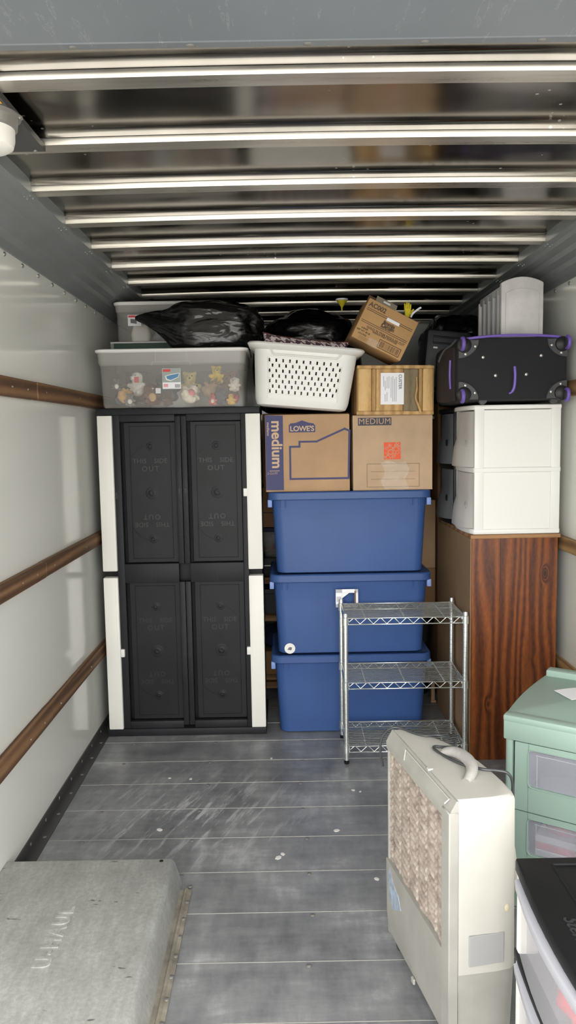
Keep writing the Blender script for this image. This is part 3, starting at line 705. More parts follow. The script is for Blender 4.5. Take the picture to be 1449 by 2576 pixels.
# ------------------------------------------------------------------ clear totes, with toys
def clear_tote(label, loc, hx, hy, h, band, handle=True, group=None):
    t = thing('clear_tote', label, 'tote', loc, (0, 0, 0), group)
    w = .002; zb = h - band
    out = [rrect(0, 0, hx * .93, hy * .92, .03, 0), rrect(0, 0, hx * .945, hy * .935, .035, .008), rrect(0, 0, hx * .965, hy * .955, .035, zb)]
    inn = [rrect(0, 0, hx * .965 - w, hy * .955 - w, .034, zb), rrect(0, 0, hx * .945 - w, hy * .935 - w, .034, .01), rrect(0, 0, hx * .93 - w, hy * .92 - w, .03, .004)]
    obj('tub', loft(B(), out + inn), 'tote_clear', t, True)
    obj('upper_band', loft(B(), [rrect(0, 0, hx * .965 - w, hy * .955 - w, .034, zb), rrect(0, 0, hx * .966, hy * .956, .035, zb), rrect(0, 0, hx * .982, hy * .975, .035, zb + .012), rrect(0, 0, hx * .99, hy * .985, .035, h - .018), rrect(0, 0, hx * .985, hy * .98, .035, h - .018), rrect(0, 0, hx * .975, hy * .965, .035, zb + .01)], False, False), 'tote_band', t, True)
    obj('lid', loft(B(), [rrect(0, 0, hx * .96, hy * .95, .035, h - .019), rrect(0, 0, hx * 1.0, hy, .04, h - .02), rrect(0, 0, hx * 1.02, hy * 1.02, .04, h - .014), rrect(0, 0, hx * 1.02, hy * 1.02, .04, h - .004), rrect(0, 0, hx * .99, hy * .99, .04, h), rrect(0, 0, hx * .97, hy * .97, .04, h - .002)]), 'bright_white', t, True)
    if handle:
        b = B(); f = -hy * .99 - .001
        tube(b, curve_pts([(-.105, f + .004, zb - .002), (-.10, f, zb + .014), (-.085, f - .001, zb + .018), (0, f - .001, zb + .018), (.085, f - .001, zb + .018), (.10, f, zb + .014), (.105, f + .004, zb - .002)], 4), .0016, 5)
        for x in (-.083, .083): tube(b, [(x, f, zb + .018), (x, f - .002, h - .02)], .0014, 5)
        obj('handle_outline', b, 'frost', t, True)
    return t
ct = clear_tote('big clear tote full of plush toys, white lid, standing on black cabinet', (-.600, 4.40, 1.836), .402, .245, .312, .088)
lb = obj('product_label', box(B(), -.050, .048, -.2372, -.2352, .098, .205), 'paper', ct, False, 'printed paper label with blue bin picture')
obj('label_panel', flat([(-.049, .132), (.047, .132), (.047, .204), (-.049, .204)], -.2374, .0004), 'label_grn', lb)
obj('red_flash', flat([(-.046, .188), (-.006, .188), (-.006, .201), (-.046, .201)], -.238, .0004), 'label_red', lb)
obj('bin_picture', flat([(-.036, .166), (-.030, .145), (-.006, .139), (.036, .158), (.044, .181), (.0, .176)], -.2384, .0004), 'bright_white', lb)
obj('bin_front', flat([(-.030, .164), (-.024, .150), (-.005, .144), (.034, .160), (.040, .178), (-.004, .171)], -.2390, .0004), 'label_blue', lb)
b = B()
for i in range(9): prism(b, [(.016 + i * .0033, .103), (.0178 + i * .0033, .103), (.0178 + i * .0033, .122), (.016 + i * .0033, .122)], 'y', -.2378, -.2372)
obj('barcode', b, 'ink_grey', lb)['kind'] = 'stuff'
b = B()
for z in (.108, .114, .120): prism(b, [(-.045, z), (-.02, z), (-.02, z + .003), (-.045, z + .003)], 'y', -.2378, -.2372)
obj('print_line', b, 'label_red', lb)['kind'] = 'stuff'

mball_i = [0]
def meta_mesh(elems, res=.012):
    mball_i[0] += 1
    md = bpy.data.metaballs.new('lump' + 'abcdefghijklmnopqrstuvwxyz'[mball_i[0] % 26] * (1 + mball_i[0] // 26)); md.resolution = res; md.render_resolution = res; md.threshold = .35
    for (x, y, z, r, sx, sy, sz) in elems:
        e = md.elements.new(); e.type = 'ELLIPSOID'; e.co = (x, y, z); e.radius = r * 1.45; e.size_x, e.size_y, e.size_z = sx, sy, sz
    o = bpy.data.objects.new(md.name, md); COL.objects.link(o); dg = bpy.context.evaluated_depsgraph_get(); dg.update()
    me = bpy.data.meshes.new_from_object(o.evaluated_get(dg)); bpy.data.objects.remove(o); return me
def plush(name, label, loc, col, s=.1, pose='sit', ears='round', rot=(0, 0, 0), muzzle=None, tagged=None, belly=None):
    """small stuffed animal about s high: body, head, limbs as one skin; eyes, nose, tag as parts"""
    m = 'plush_%d_%d_%d' % col
    if m not in MATS: plain(m, col, .95, var=.1, vscale=60, bump=.5, bscale=400)
    s *= .98; loc = (max(-.942 + s * .45, min(-.235 - s * .45, loc[0])), min(loc[1], 4.575 - s * .36), loc[2]); t = thing('plush_toy', label, 'plush toy', loc, rot, 'plush toys in the clear tote')
    E_ = [(0, 0, .30 * s, .30 * s, 1, .9, 1.1), (0, -.04 * s, .72 * s, .24 * s, 1, .95, .95)]
    for sx in (-1, 1):
        E_ += [(sx * .24 * s, -.16 * s, .14 * s, .15 * s, .8, 1.4, .8), (sx * .30 * s, -.10 * s, .42 * s, .12 * s, 1.3, 1, .9)]
        if ears == 'round': E_.append((sx * .19 * s, 0, .90 * s, .10 * s, 1, .8, 1))
        elif ears == 'long': E_ += [(sx * .12 * s, .02 * s, 1.0 * s, .09 * s, .8, .7, 1.8)]
        elif ears == 'flop': E_ += [(sx * .25 * s, -.02 * s, .70 * s, .10 * s, .8, .9, 1.8)]
    E_.append((0, -.24 * s, .68 * s, .13 * s, 1.1, 1, .85))
    if ears == 'none': E_.append((0, -.3 * s, .70 * s, .10 * s, .9, 1.3, .7))
    me = meta_mesh(E_, s * .085); me.materials.append(MATS[m])
    for p in me.polygons: p.use_smooth = True
    obj('body', me, None, t)
    for sx in (-1, 1): obj('eye', ball(B(), (sx * .09 * s, -.255 * s, .79 * s), .026 * s, 1), 'deep_black', t, True)
    obj('nose', ball(B(), (0, -.37 * s, .70 * s), .04 * s, 1), 'deep_black' if not muzzle else muzzle, t, True)
    if tagged: obj('tag', box(B(), .12 * s, .34 * s, -.36 * s, -.345 * s, .50 * s, .72 * s, .004), tagged, t, False, 'small card tag')
    if belly: obj('belly_patch', ball(B(), (0, -.19 * s, .34 * s), .17 * s, 2, (1, .7, 1.2)), belly, t, True)
    return t
fx = lambda px, y=4.22: (px - 717) / 1935 * y
fz = lambda py, y=4.22: 1.68 - (py - 1097) * y / 1935
ZF = 1.846
plush('t', 'white plush bird sitting upright with a red heart tag', (fx(344), 4.33, ZF + .06), (228, 224, 216), .145, 'sit', 'none', (0, 0, -.5), 'orange', 'label_red')
plush('t', 'tan plush toy lying at the left end of clear tote', (fx(294), 4.215, ZF + .045), (206, 164, 104), .105, 'lie', 'flop', (-.6, 1.2, .3))
plush('t', 'slate grey plush toy lying in left corner of clear tote', (fx(272), 4.235, ZF + .02), (70, 78, 84), .085, 'lie', 'round', (-1.1, .6, .2))
plush('t', 'speckled grey plush toy with white face between tan and brown toys', (fx(332), 4.215, ZF), (128, 124, 124), .075, 'sit', 'round', (0, 0, .3), None, None, 'white_fabric')
plush('t', 'brown plush toy with cream belly and white paper label', (fx(384), 4.25, ZF + .004), (98, 62, 52), .13, 'sit', 'flop', (.0, 0, .35), 'white_fabric', 'paper', 'crate_pale')
plush('t', 'cream plush bear with pink belly in front of product label', (fx(470), 4.235, ZF + .03), (232, 222, 202), .135, 'lie', 'round', (-.7, .7, .2), None, None, 'pink_cloth')
plush('t', 'pale yellow plush bear standing behind the product label', (fx(482, 4.4), 4.41, ZF + .05), (222, 204, 140), .155, 'sit', 'round', (0, 0, .1))
plush('t', 'beige long-eared plush toy leaning over in right half of tote', (fx(518, 4.3), 4.30, ZF + .06), (160, 132, 104), .115, 'sit', 'long', (-.2, .8, .2))
plush('t', 'bright yellow plush toy near lid in right half of tote', (fx(548, 4.4), 4.43, ZF + .125), (226, 196, 70), .11, 'sit', 'round', (0, 0, .2))
plush('t', 'navy plush toy in middle of right half of tote', (fx(562, 4.33), 4.255, ZF + .002), (70, 68, 84), .10, 'sit', 'flop', (0, 0, -.3))
plush('t', 'small red plush toy with white belly in right half of tote', (fx(539), 4.215, ZF + .0), (204, 96, 92), .06, 'sit', 'long', (0, 0, 0), None, None, 'white_fabric')
plush('t', 'crimson plush toy lying in the right corner of clear tote', (fx(606), 4.28, ZF + .02), (190, 62, 84), .075, 'lie', 'round', (-1.0, -.5, 0))
plush('t', 'white plush puppy face against the right end of tote', (fx(603), 4.30, ZF + .075), (214, 206, 194), .085, 'sit', 'flop', (0, 0, -.2))
plush('t', 'small golden plush toy beside the crimson toy', (fx(584), 4.225, ZF + .0), (216, 176, 84), .065, 'sit', 'none', (0, 0, .2))
plush('t', 'brown plush bear at the back right of clear tote', (fx(590, 4.45), 4.45, ZF + .03), (128, 100, 80), .18, 'sit', 'round', (0, 0, -.1))
plush('t', 'dark grey plush bear at the back left of clear tote', (fx(300, 4.45), 4.46, ZF + .03), (96, 90, 90), .18, 'sit', 'round', (0, 0, .2))
plush('t', 'blue grey plush bear at back, behind the white bird', (fx(424, 4.45), 4.47, ZF + .03), (92, 98, 104), .19, 'sit', 'flop', (0, 0, .1))
plush('t', 'grey plush mouse with round white face by left end', (fx(276), 4.235, ZF + .085), (104, 100, 104), .07, 'sit', 'round', (0, 0, .2), None, None, 'white_fabric')
plush('t', 'dark brown plush toy in gap left of the cream bear', (fx(425), 4.235, ZF + .0), (84, 66, 56), .075, 'sit', 'round', (0, 0, .4))
# flat green game box and the second clear tote
gb = thing('flat_game_box', 'flat dark green box with pale lid edge on big clear tote', 'box', (-.985, 4.47, 2.1495))
obj('tray', box(B(), 0, .42, 0, .245, 0, .066, .002, 1), 'dark_green', gb); obj('lid', box(B(), -.003, .423, -.003, .248, .064, .072, .002, 1), 'bright_white', gb, False, 'white lid edge')
obj('end_band', box(B(), -.002, .016, -.0025, .247, .002, .064), 'tote_band', gb)
lettering('lettering', '88', gb, .24, -.0008, .024, .022, 0, 'paper', .001)
ct2 = clear_tote('smaller clear tote with white lid beside the left grey cove', (-.710, 4.605, 2.223), .255, .128, .225, .06, False)
lb = obj('product_label', box(B(), -.175, -.10, -.127, -.125, .088, .15), 'paper', ct2, False, 'white product label')
obj('red_flash', flat([(-.172, .136), (-.13, .136), (-.13, .147), (-.172, .147)], -.1272, .0005), 'label_red', lb); obj('label_print', flat([(-.16, .105), (-.125, .1), (-.125, .125), (-.16, .128)], -.1272, .0005), 'ink_grey', lb)
def cloth_pile(name, label, cat, loc, r, mat, s=(1, 1, .6), seed=1, sub=4, rot=(0, 0, 0)):
    b = B(); ball(b, (0, 0, 0), 1, sub)
    for v in b.verts:
        d = v.co.normalized(); h = 1 + .22 * noise.noise(d * 2.2 + Vector((seed, 0, 0))) + .08 * noise.noise(d * 6 + Vector((0, seed, 0)))
        v.co = Vector((d.x * r * s[0] * h, d.y * r * s[1] * h, max(d.z, -.75) * r * s[2] * (h if d.z > 0 else 1)))
    mz = min(v.co.z for v in b.verts)
    for v in b.verts: v.co.z -= mz
    o = obj(name, b, mat, None, 'full'); o.location = loc; o.rotation_euler = rot; return tag(o, label, cat)
cloth_pile('folded_cloth', 'red cloth seen through the smaller clear tote', 'cloth', (-.74, 4.605, 2.332), .10, 'red_cloth', (1.1, .7, .45), 3)
pb = thing('white_pouch', 'white plastic pouch standing inside smaller clear tote', 'pouch', (-.825, 4.55, 2.229)); b = B()
loft(b, [rrect(0, 0, .05, .03, .02, 0, 4), rrect(0, 0, .056, .034, .02, .04, 4), rrect(0, 0, .045, .022, .015, .085, 4), rrect(0, 0, .03, .006, .005, .1, 4)]); obj('pouch', b, 'white_fabric', pb, True)
cloth_pile('folded_cloth', 'grey cloth in the smaller clear tote beside white pouch', 'cloth', (-.66, 4.59, 2.229), .085, 'pale_grey_cloth', (1.1, .7, .55), 8)

# ------------------------------------------------------------------ black rubbish bags
def bag(label, loc, a, b_, c, seed, corner=0, neck=False, rot=(0, 0, 0)):
    b = B(); ball(b, (0, 0, 0), 1, 6)
    for v in b.verts:
        d = v.co.normalized()
        f = lambda t, p: math.copysign(abs(t) ** p, t)
        p = Vector((f(d.x, .75) * a, f(d.y, .75) * b_, f(d.z, .7) * c))
        w = noise.noise(d * 1.9 + Vector((seed, 0, 0))) * .13 + noise.ridged_multi_fractal(Vector((d.x * 1.8 + seed, d.y * 1.8, d.z * 2.6)), 1.0, 2.1, 3, 1.0, 2.0) * .03 + noise.noise(Vector((d.x * 5, d.z * 8, d.y * 5 + seed))) * .02
        p *= (1 + w)
        if corner:
            k_ = max(0, -d.x - .55) / .45
            p.x -= corner * k_ ** 1.5; p.z += .5 * c * k_ - p.z * .68 * k_; p.y -= p.y * .75 * k_
        if neck and d.z > .75: k_ = (d.z - .75) / .25; p.z += .02 * k_; p.x *= 1 - .5 * k_; p.y *= 1 - .5 * k_
        if p.z < -c * .82: p.z = -c * .82 + (p.z + c * .82) * .08
        v.co = p
    mz = min(v.co.z for v in b.verts)
    for v in b.verts: v.co.z -= mz
    o = obj('rubbish_bag', b, 'bag_black', None, 'full'); o.location = loc; o.rotation_euler = rot
    return tag(o, label, 'bag', 'black rubbish bags')
bag('shiny black rubbish bag with pointed corner lying on the big clear tote', (-.408, 4.312, 2.150), .285, .155, .138, 3.1, .115, False, (0, 0, .05))
bag('black rubbish bag at the back behind the laundry basket', (.16, 5.0, 1.812), .33, .24, .335, 11.7)
bag('black rubbish bag in the rear corner behind the suitcase', (1.09, 5.02, 1.862), .21, .22, .30, 21.3)

# ------------------------------------------------------------------ bookcase and what stands on it
bc = thing('bookcase', 'tall bookcase of reddish knotty pine turned sideways', 'bookcase', (.916, 3.80, 0))
for i, (x0, x1) in enumerate(((.004, .150), (.150, .300), (.300, .436))):
    obj('panel', box(B(), x0 + .0001, x1 - .0001, 0, .018, .0, 1.146, .0006, 1), 'pine_stain', bc)
obj('panel', box(B(), .004, .436, .80, .818, 0, 1.146, .002, 1), 'pine_stain', bc)
obj('back_board', box(B(), 0, .006, .0, .818, .0, 1.146), 'fibreboard', bc, False, 'plain brown fibreboard back')
obj('top_board', box(B(), 0, .449, -.004, .822, 1.146, 1.166, .003), 'shelf_wood', bc, True)
for z in (.06, .42, .78): obj('shelf', box(B(), .008, .43, .018, .80, z, z + .02), 'pine_stain', bc)
ZB = 1.1675
def drawer_unit(label, loc, mats, w=.43, d=.41, h=.640, bulge=.055):
    """two drawers, fronts facing -x"""
    fm, cm = mats; t = thing('drawer_unit', label, 'drawer unit', loc)
    half = h / 2
    # frame: corner posts, top, shelf, base
    obj('side_panel', box(B(), .045, w - .03, .006, .012, .025, half - .012), cm, t)
    obj('side_panel', box(B(), .045, w - .03, .006, .012, half + .012, h - .025), cm, t)
    obj('side_panel', box(B(), .045, w - .03, d - .012, d - .006, .025, h - .025), cm, t)
    for x0, x1, y0, y1 in ((.002, .05, .0015, .022), (w - .05, w - .002, .0015, .022), (.002, .05, d - .022, d - .0015), (w - .05, w - .002, d - .022, d - .0015)):
        obj('post', box(B(), x0, x1, y0, y1, .005, h - .005, .005), cm, t, True)
    obj('rear_panel', box(B(), w - .008, w - .002, .01, d - .01, .02, h - .02), cm, t)
    for z0, z1, o_ in ((0, .026, .028), (half - .013, half + .013, .02), (h - .022, h, .034)):
        prof = [(w, 0), (w, d), (0, d)] + [(-o_ * math.sin(PI * i / 10) ** .6, d - d * i / 10) for i in range(1, 10)] + [(0, 0)]
        b = B(); prism(b, prof, 'z', z0, z1, .004, 1); obj('frame_shelf', b, cm, t, True)
    b = B()
    for z0 in (.028, half + .015):
        dh = half - .044
        prof = [(.0, 0), (.001, .02), (.002, dh * .35), (.010, dh * .55), (.012, dh)]
        rings = []
        for j in range(13):
            u = j / 12; yb = .024 + (d - .048) * u; bl = math.sin(PI * min(max(u, .0), 1)) ** .5
            rings.append([(-bulge * bl * (1 - 1.6 * q / .1 * .1 if False else 1) * (1.0 if zz < dh * .3 else .55 if zz > dh * .5 else .8) + xx, yb, z0 + zz) for q, (xx, zz) in enumerate(prof)] + [(.03, yb, z0 + dh), (.03, yb, z0)])
        loft(b, rings)
    for i, z0 in enumerate((.028, half + .015)):
        pass
    dr_ = obj('drawer', b, fm, t, True)
    for z0 in (.028, half + .015):
        obj('finger_dent', lathe(B(), (-.022, .075, z0 + (half - .044) * .42), [(.020, 0), (.017, -.004), (.0001, .002)], 'x', 16), 'tote_band' if cm == 'bright_white' else 'deep_black', dr_, True)
    return t
drawer_unit('white two drawer plastic unit on the pine bookcase', (.931, 3.80, ZB), ('frost', 'bright_white'))
drawer_unit('smoky grey two drawer unit behind the white drawers', (.925, 4.235, ZB), ('smoke', 'deep_black'), .43, .37, .640, .05)
ZD = ZB + .6405
# suitcase
sc_ = thing('suitcase', 'black wheeled suitcase with purple trim lying on white drawers', 'suitcase', (.832, 3.72, ZD + .0005))
sw, sd, sh = .52, .58, .315
def sring(y, o, z0, z1): 
    r = rrect(0, 0, sw / 2 + o, (z1 - z0) / 2, .045, 0, 5); return [(p[0] + sw / 2, y, p[1] + (z0 + z1) / 2) for p in r]
b = B(); loft(b, [sring(.0, -.012, .03, sh - .012), sring(.008, 0, .02, sh), sring(.14, .006, .014, sh + .004), sring(sd - .05, .004, .014, sh), sring(sd, -.02, .03, sh - .02)]); obj('shell', b, 'suit_black', sc_, True)
b = B(); prism(b, [(.06, .02), (.30, .02), (.46, .03), (.46, .27), (.30, .29), (.06, .28)], 'x', -.012, .004, .006); obj('side_pocket', b, 'suit_brown_reflection', sc_, True, 'black side pocket with a reflected brown hue painted in')
b = B(); tube(b, curve_pts([(-.015, .10, .08), (-.016, .11, .15), (-.015, .105, .22)], 5), .006, 6); obj('purple_zip', b, 'purple', sc_, True, 'purple zip on the side')
def guard(cx, cz, sx, sz):
    pts = [(0, 0)] + [(.098 * math.cos(a * PI / 16), .088 * math.sin(a * PI / 16)) for a in range(9)]
    return prism(B(), [(cx + sx * p[0], cz + sz * p[1]) for p in pts], 'y', -.010, .004, .003, 1)
def wheel(parent, cx, cz, sx, sz, up):
    hs = obj('wheel_housing', lathe(B(), (cx + sx * .026, -.008, cz + sz * .026), [(.036, 0), (.034, -.010), (.022, -.018), (.0001, -.019)], 'y', 18), 'deep_black', parent, True)
    wc = (cx + sx * .012, -.04, cz + sz * (.016 if not up else .022))
    obj('wheel', lathe(B(), (wc[0] - .009, wc[1], wc[2]), [(.016, 0), (.0225, .002), (.0235, .009), (.0225, .016), (.016, .018)], 'x', 18), 'suit_grey', hs, True)
    b = B(); tube(b, [(wc[0], wc[1] + .004 - .030 * math.cos(a), wc[2] + .027 * math.sin(a)) for a in [(-1.9 + .38 * q) for q in range(11)]], .0085, 7); obj('fork', b, 'purple', hs, True, 'purple wheel fork')
for cx, cz, sx, sz in ((0, .305, 1, -1), (sw, .305, -1, -1), (0, .022, 1, 1), (sw, .022, -1, 1)):
    gd = obj('corner_guard', guard(cx, cz, sx, sz), 'suit_grey', sc_, True, 'grey plastic corner guard')
    for dx, dz in ((.078, .032), (.032, .068)): share('screw', sbm, gd, (cx + sx * dx, -.010, cz + sz * dz), (0, 0, -PI / 2), (.9, .9, .9))
    wheel(sc_, cx, cz, sx, sz, sz < 0)
for x, z in ((.118, .222), (.395, .226), (.178, .135), (.325, .138)): share('stud', sbm, sc_, (x, -.001, z), (0, 0, -PI / 2), (1, 1, 1))
b = B(); tube(b, curve_pts([(.0, .0, .285), (.01, -.004, .302), (.06, -.006, .312), (.16, -.008, .320), (.30, -.008, .322), (.44, -.006, .316), (.505, -.004, .306), (.52, 0, .29)], 5), .0065, 6); obj('purple_piping', b, 'purple', sc_, True, 'purple piping over the top edge')
b = B(); tube(b, curve_pts([(.268, -.006, .176), (.27, -.010, .13), (.266, -.010, .08), (.255, -.006, .055), (.245, .0, .05)], 5), [.007] * 15 + [.005] * 6, 6); obj('pull_strap', b, 'purple', sc_, True, 'purple pull strap')
for x in (.125, .47): obj('foot', lathe(B(), (x, .03, .019), [(.019, -.012), (.02, 0), (.019, .012)], 'y', 16), 'suit_grey', sc_, True)
# grey resin bench / slatted end on top of the suitcase
bn = thing('resin_bench', 'pale grey plastic bench with arched end panel and slatted side', 'bench', (1.071, 3.85, ZD + .3215))
bw, bhh = .208, .300
def arch(w0, w1, z0, z1, rise, k=10): return [(w0, z0), (w1, z0)] + [(w1 - (w1 - w0) * i / k, z1 - rise * (2 * i / k - 1) ** 2) for i in range(k + 1)]
ep = obj('end_panel', prism(B(), arch(0, bw, 0, bhh, .028), 'y', 0, .035, .006), 'resin_grey', bn, True)
ar = arch(.022, bw - .022, .012, bhh - .058, .02)
b = B(); tube(b, [(p[0], -.0005, p[1]) for p in ar], .0022, 5, True); obj('panel_outline', b, 'resin_grey', ep, True)
fe = obj('end_panel', prism(B(), arch(0, bw, 0, bhh - .03, .028), 'y', .43, .46, .006), 'resin_grey', bn, True)
obj('top_rail', box(B(), .004, .03, .03, .435, bhh - .075, bhh - .038, .004), 'resin_post', bn, True)
for y in (.075, .165, .255, .345): obj('slat', box(B(), .002, .026, y, y + .04, 0, bhh - .05, .004), 'resin_post', bn, True)
obj('slatted_back', box(B(), bw - .03, bw - .006, .03, .435, 0, bhh - .04, .004), 'resin_post', bn, True)
# black hard case
bcse = thing('hard_case', 'black plastic hard case leaning beside the suitcase', 'case', (.775, 4.50, ZB + .682), (0, .10, 0))
obj('case_shell', box(B(), .16, .42, 0, .22, .0, .10, .012), 'case_black', bcse, True); obj('case_lid', box(B(), .015, .27, 0, .22, .095, .425, .018), 'case_black', bcse, True)
b = B(); tube(b, [(.05, -.002, .385), (.25, -.002, .385), (.25, -.002, .35), (.05, -.002, .35)], .005, 6, True); obj('grip_slot', b, 'deep_black', bcse, True)
obj('latch', box(B(), .055, .08, -.004, .002, .318, .328, .001, 1), 'paper', bcse, False, 'pale mark'); obj('latch', box(B(), .035, .055, -.004, .002, .212, .222, .001, 1), 'paper', bcse, False, 'pale mark')
# strap hanging between suitcase and case
b = B(); tube(b, curve_pts([(.818, 3.70, 2.113), (.80, 3.73, 2.09), (.78, 3.77, 2.075), (.765, 3.80, 2.045), (.757, 3.81, 2.02)], 6), .0045, 6); o = obj('pull_tab', b, 'suit_grey', sc_, True)
o.parent = None; o.name = 'luggage_strap'; tag(o, 'thin grey purple strap hanging off left corner of suitcase', 'strap')

# ------------------------------------------------------------------ things behind the totes
sr = thing('wooden_rack', 'rough wooden rack in the gap between cabinet and blue totes', 'rack', (-.2, 4.80, 0))
for z0, z1 in ((.06, .10), (.115, .15), (.50, .54), (.74, .78)): obj('shelf_board', box(B(), 0, .60, 0, .36, z0, z1, .004, 1), 'shelf_wood', sr)
for x in (.0, .56):
    for y in (.36, ): obj('upright', box(B(), x, x + .04, y, y + .04, 0, .80, .003, 1), 'shelf_wood', sr)
    obj('leg', box(B(), x + .2 * (x == 0), x + .04 + .2 * (x == 0), .02, .06, 0, .06), 'shelf_wood', sr); obj('leg', box(B(), x, x + .04, .3, .34, 0, .06), 'shelf_wood', sr)
    obj('leg', box(B(), x + .25 * (x == 0), x + .04 + .25 * (x == 0), .04, .08, .10, .74), 'shelf_wood', sr) if False else None
carton('small_carton', 'small brown carton on lowest board of wooden rack', (-.19, 4.81, .151), .5, .3, .15, 'card_dark')
cloth_pile('duffel', 'navy cloth bundle on the small carton in the rack', 'bundle', (-.02, 4.93, .302), .17, 'navy', (1, .62, .5), 5)
gt = thing('grey_tub', 'grey plastic tub on the middle board of wooden rack', 'tub', (.08, 4.97, .541)); obj('tub', loft(B(), [rrect(0, 0, .24, .13, .03, 0), rrect(0, 0, .25, .14, .03, .13), rrect(0, 0, .262, .15, .03, .135), rrect(0, 0, .262, .15, .03, .16)]), 'suit_grey', gt, True); obj('lid_rib', box(B(), -.2, .2, -.1, .1, .158, .166, .003), 'suit_grey', gt)
bs = thing('black_toolbox', 'low black plastic toolbox on top of wooden rack', 'toolbox', (-.16, 4.82, .781)); obj('shell', box(B(), 0, .5, 0, .3, 0, .125, .02), 'case_black', bs, True); obj('seam_band', box(B(), .0, .5, -.002, .302, .07, .078, .001, 1), 'paper', bs, False, 'thin pale seam')
tb = thing('clear_tub', 'narrow clear tub with navy lid behind top blue tote', 'tub', (.08, 4.97, .907)); obj('tub', loft(B(), [rrect(0, 0, .22, .13, .03, 0), rrect(0, 0, .24, .145, .03, .165), rrect(0, 0, .238, .143, .03, .165), rrect(0, 0, .218, .128, .03, .004)]), 'tote_clear', tb, True)
obj('lid', loft(B(), [rrect(0, 0, .245, .15, .03, .163), rrect(0, 0, .252, .157, .03, .168), rrect(0, 0, .252, .157, .03, .188), rrect(0, 0, .24, .145, .03, .192)]), 'navy', tb, True, 'navy lid')
cloth_pile('folded_cloth', 'red cloth at the bottom of narrow clear tub', 'cloth', (.02, 4.96, .912), .13, 'maroon', (1.1, .75, .33), 12)
cloth_pile('folded_cloth', 'pale cloth lying over red cloth in narrow tub', 'cloth', (.02, 4.96, 1.000), .11, 'pale_grey_cloth', (1.1, .75, .3), 15)
bx = carton('small_carton', 'brown carton with white label behind top blue tote', (-.17, 4.82, 1.1005), .5, .34, .25, 'card_dark')
obj('white_label', box(B(), .098, .12, -.003, -.0005, .03, .085), 'paper', bx); obj('printed_rule', box(B(), .02, .48, -.003, -.0005, .09, .094), 'ink_black', bx)
carton('storage_carton', 'large plain carton under the rear rubbish bag', (-.14, 4.82, 1.352), .58, .40, .458, 'card_dark')
bt = thing('black_bin', 'black plastic bin on floor behind blue totes', 'bin', (.70, 5.0, 0)); obj('bin', loft(B(), [rrect(0, 0, .2, .18, .04, 0), rrect(0, 0, .22, .2, .04, .46), rrect(0, 0, .235, .21, .04, .465), rrect(0, 0, .235, .21, .04, .5)]), 'deep_black', bt, True); obj('lid_rib', box(B(), -.15, .15, -.12, .12, .498, .505, .002, 1), 'deep_black', bt)
carton('storage_carton', 'lower brown carton behind the blue totes by bookcase', (.52, 4.80, .506), .415, .36, .32, 'card_dark')
c2 = carton('storage_carton', 'upper brown carton behind the blue totes by bookcase', (.51, 4.80, .827), .425, .36, .43, 'card_tan')
gt = thing('white_tub', 'white tub with dark print between carton and grey drawers', 'tub', (.69, 4.97, 1.2585)); obj('tub', loft(B(), [rrect(0, 0, .19, .14, .03, 0), rrect(0, 0, .20, .15, .03, .19), rrect(0, 0, .21, .16, .03, .195), rrect(0, 0, .21, .16, .03, .215)]), 'white_fabric', gt, True)
obj('dark_label', box(B(), .14, .185, -.152, -.146, .06, .15), 'ink_black', gt)
tb = thing('clear_tub', 'clear tub of maroon things with white rim behind carton', 'tub', (.70, 4.96, 1.4745)); obj('tub', loft(B(), [rrect(0, 0, .19, .14, .03, 0), rrect(0, 0, .21, .155, .03, .285), rrect(0, 0, .208, .153, .03, .285), rrect(0, 0, .188, .138, .03, .004)]), 'tote_clear', tb, True)
obj('rim', loft(B(), [rrect(0, 0, .205, .15, .03, .283), rrect(0, 0, .23, .172, .03, .287), rrect(0, 0, .23, .172, .03, .303), rrect(0, 0, .2, .15, .03, .307)]), 'white_fabric', tb, True, 'white rim')
obj('paper_label', box(B(), .11, .19, -.156, -.149, .10, .19), 'label_grn', tb); obj('blue_flash', box(B(), .112, .188, -.158, -.1555, .155, .188), 'label_blue', tb)
cloth_pile('folded_cloth', 'maroon cloth inside the clear tub with white rim', 'cloth', (.70, 4.95, 1.48), .15, 'maroon', (1.15, .8, .75), 19)
cloth_pile('green_pouch', 'green plastic pouch on the white rimmed tub', 'pouch', (.76, 4.95, 1.782), .15, 'green_bag', (1, .8, .55), 25)
carton('storage_carton', 'plain carton standing on floor behind the bookcase', (.95, 4.80, 0), .42, .42, .92, 'card_dark'); carton('storage_carton', 'plain carton on another carton, under rear corner bag', (.95, 4.80, .9215), .42, .42, .938, 'card_dark')
cs = thing('small_block', 'small pale carton piece on floor beside the bookcase', 'box', (.885, 4.66, 0)); obj('block', box(B(), 0, .022, 0, .05, 0, .13, .003), 'card_tan', cs, True); obj('base_lip', box(B(), -.004, .03, -.008, .055, 0, .015, .002, 1), 'card_tan', cs)
yb_ = thing('yellow_reflection', 'small yellow cone in place of a roof reflection, on the rear rubbish bag', 'reflection', (.355, 4.72, 2.415)); obj('cone', lathe(B(), (0, 0, 0), [(.004, 0), (.006, .02), (.034, .06), (.036, .066), (.032, .066)], 'z', 16), 'yellow', yb_, True); obj('rim_band', lathe(B(), (0, 0, 0), [(.032, .058), (.037, .06), (.038, .068), (.034, .07)], 'z', 16), 'paper', yb_, True)  # solid cone added to stand in for a yellow reflection in the roof

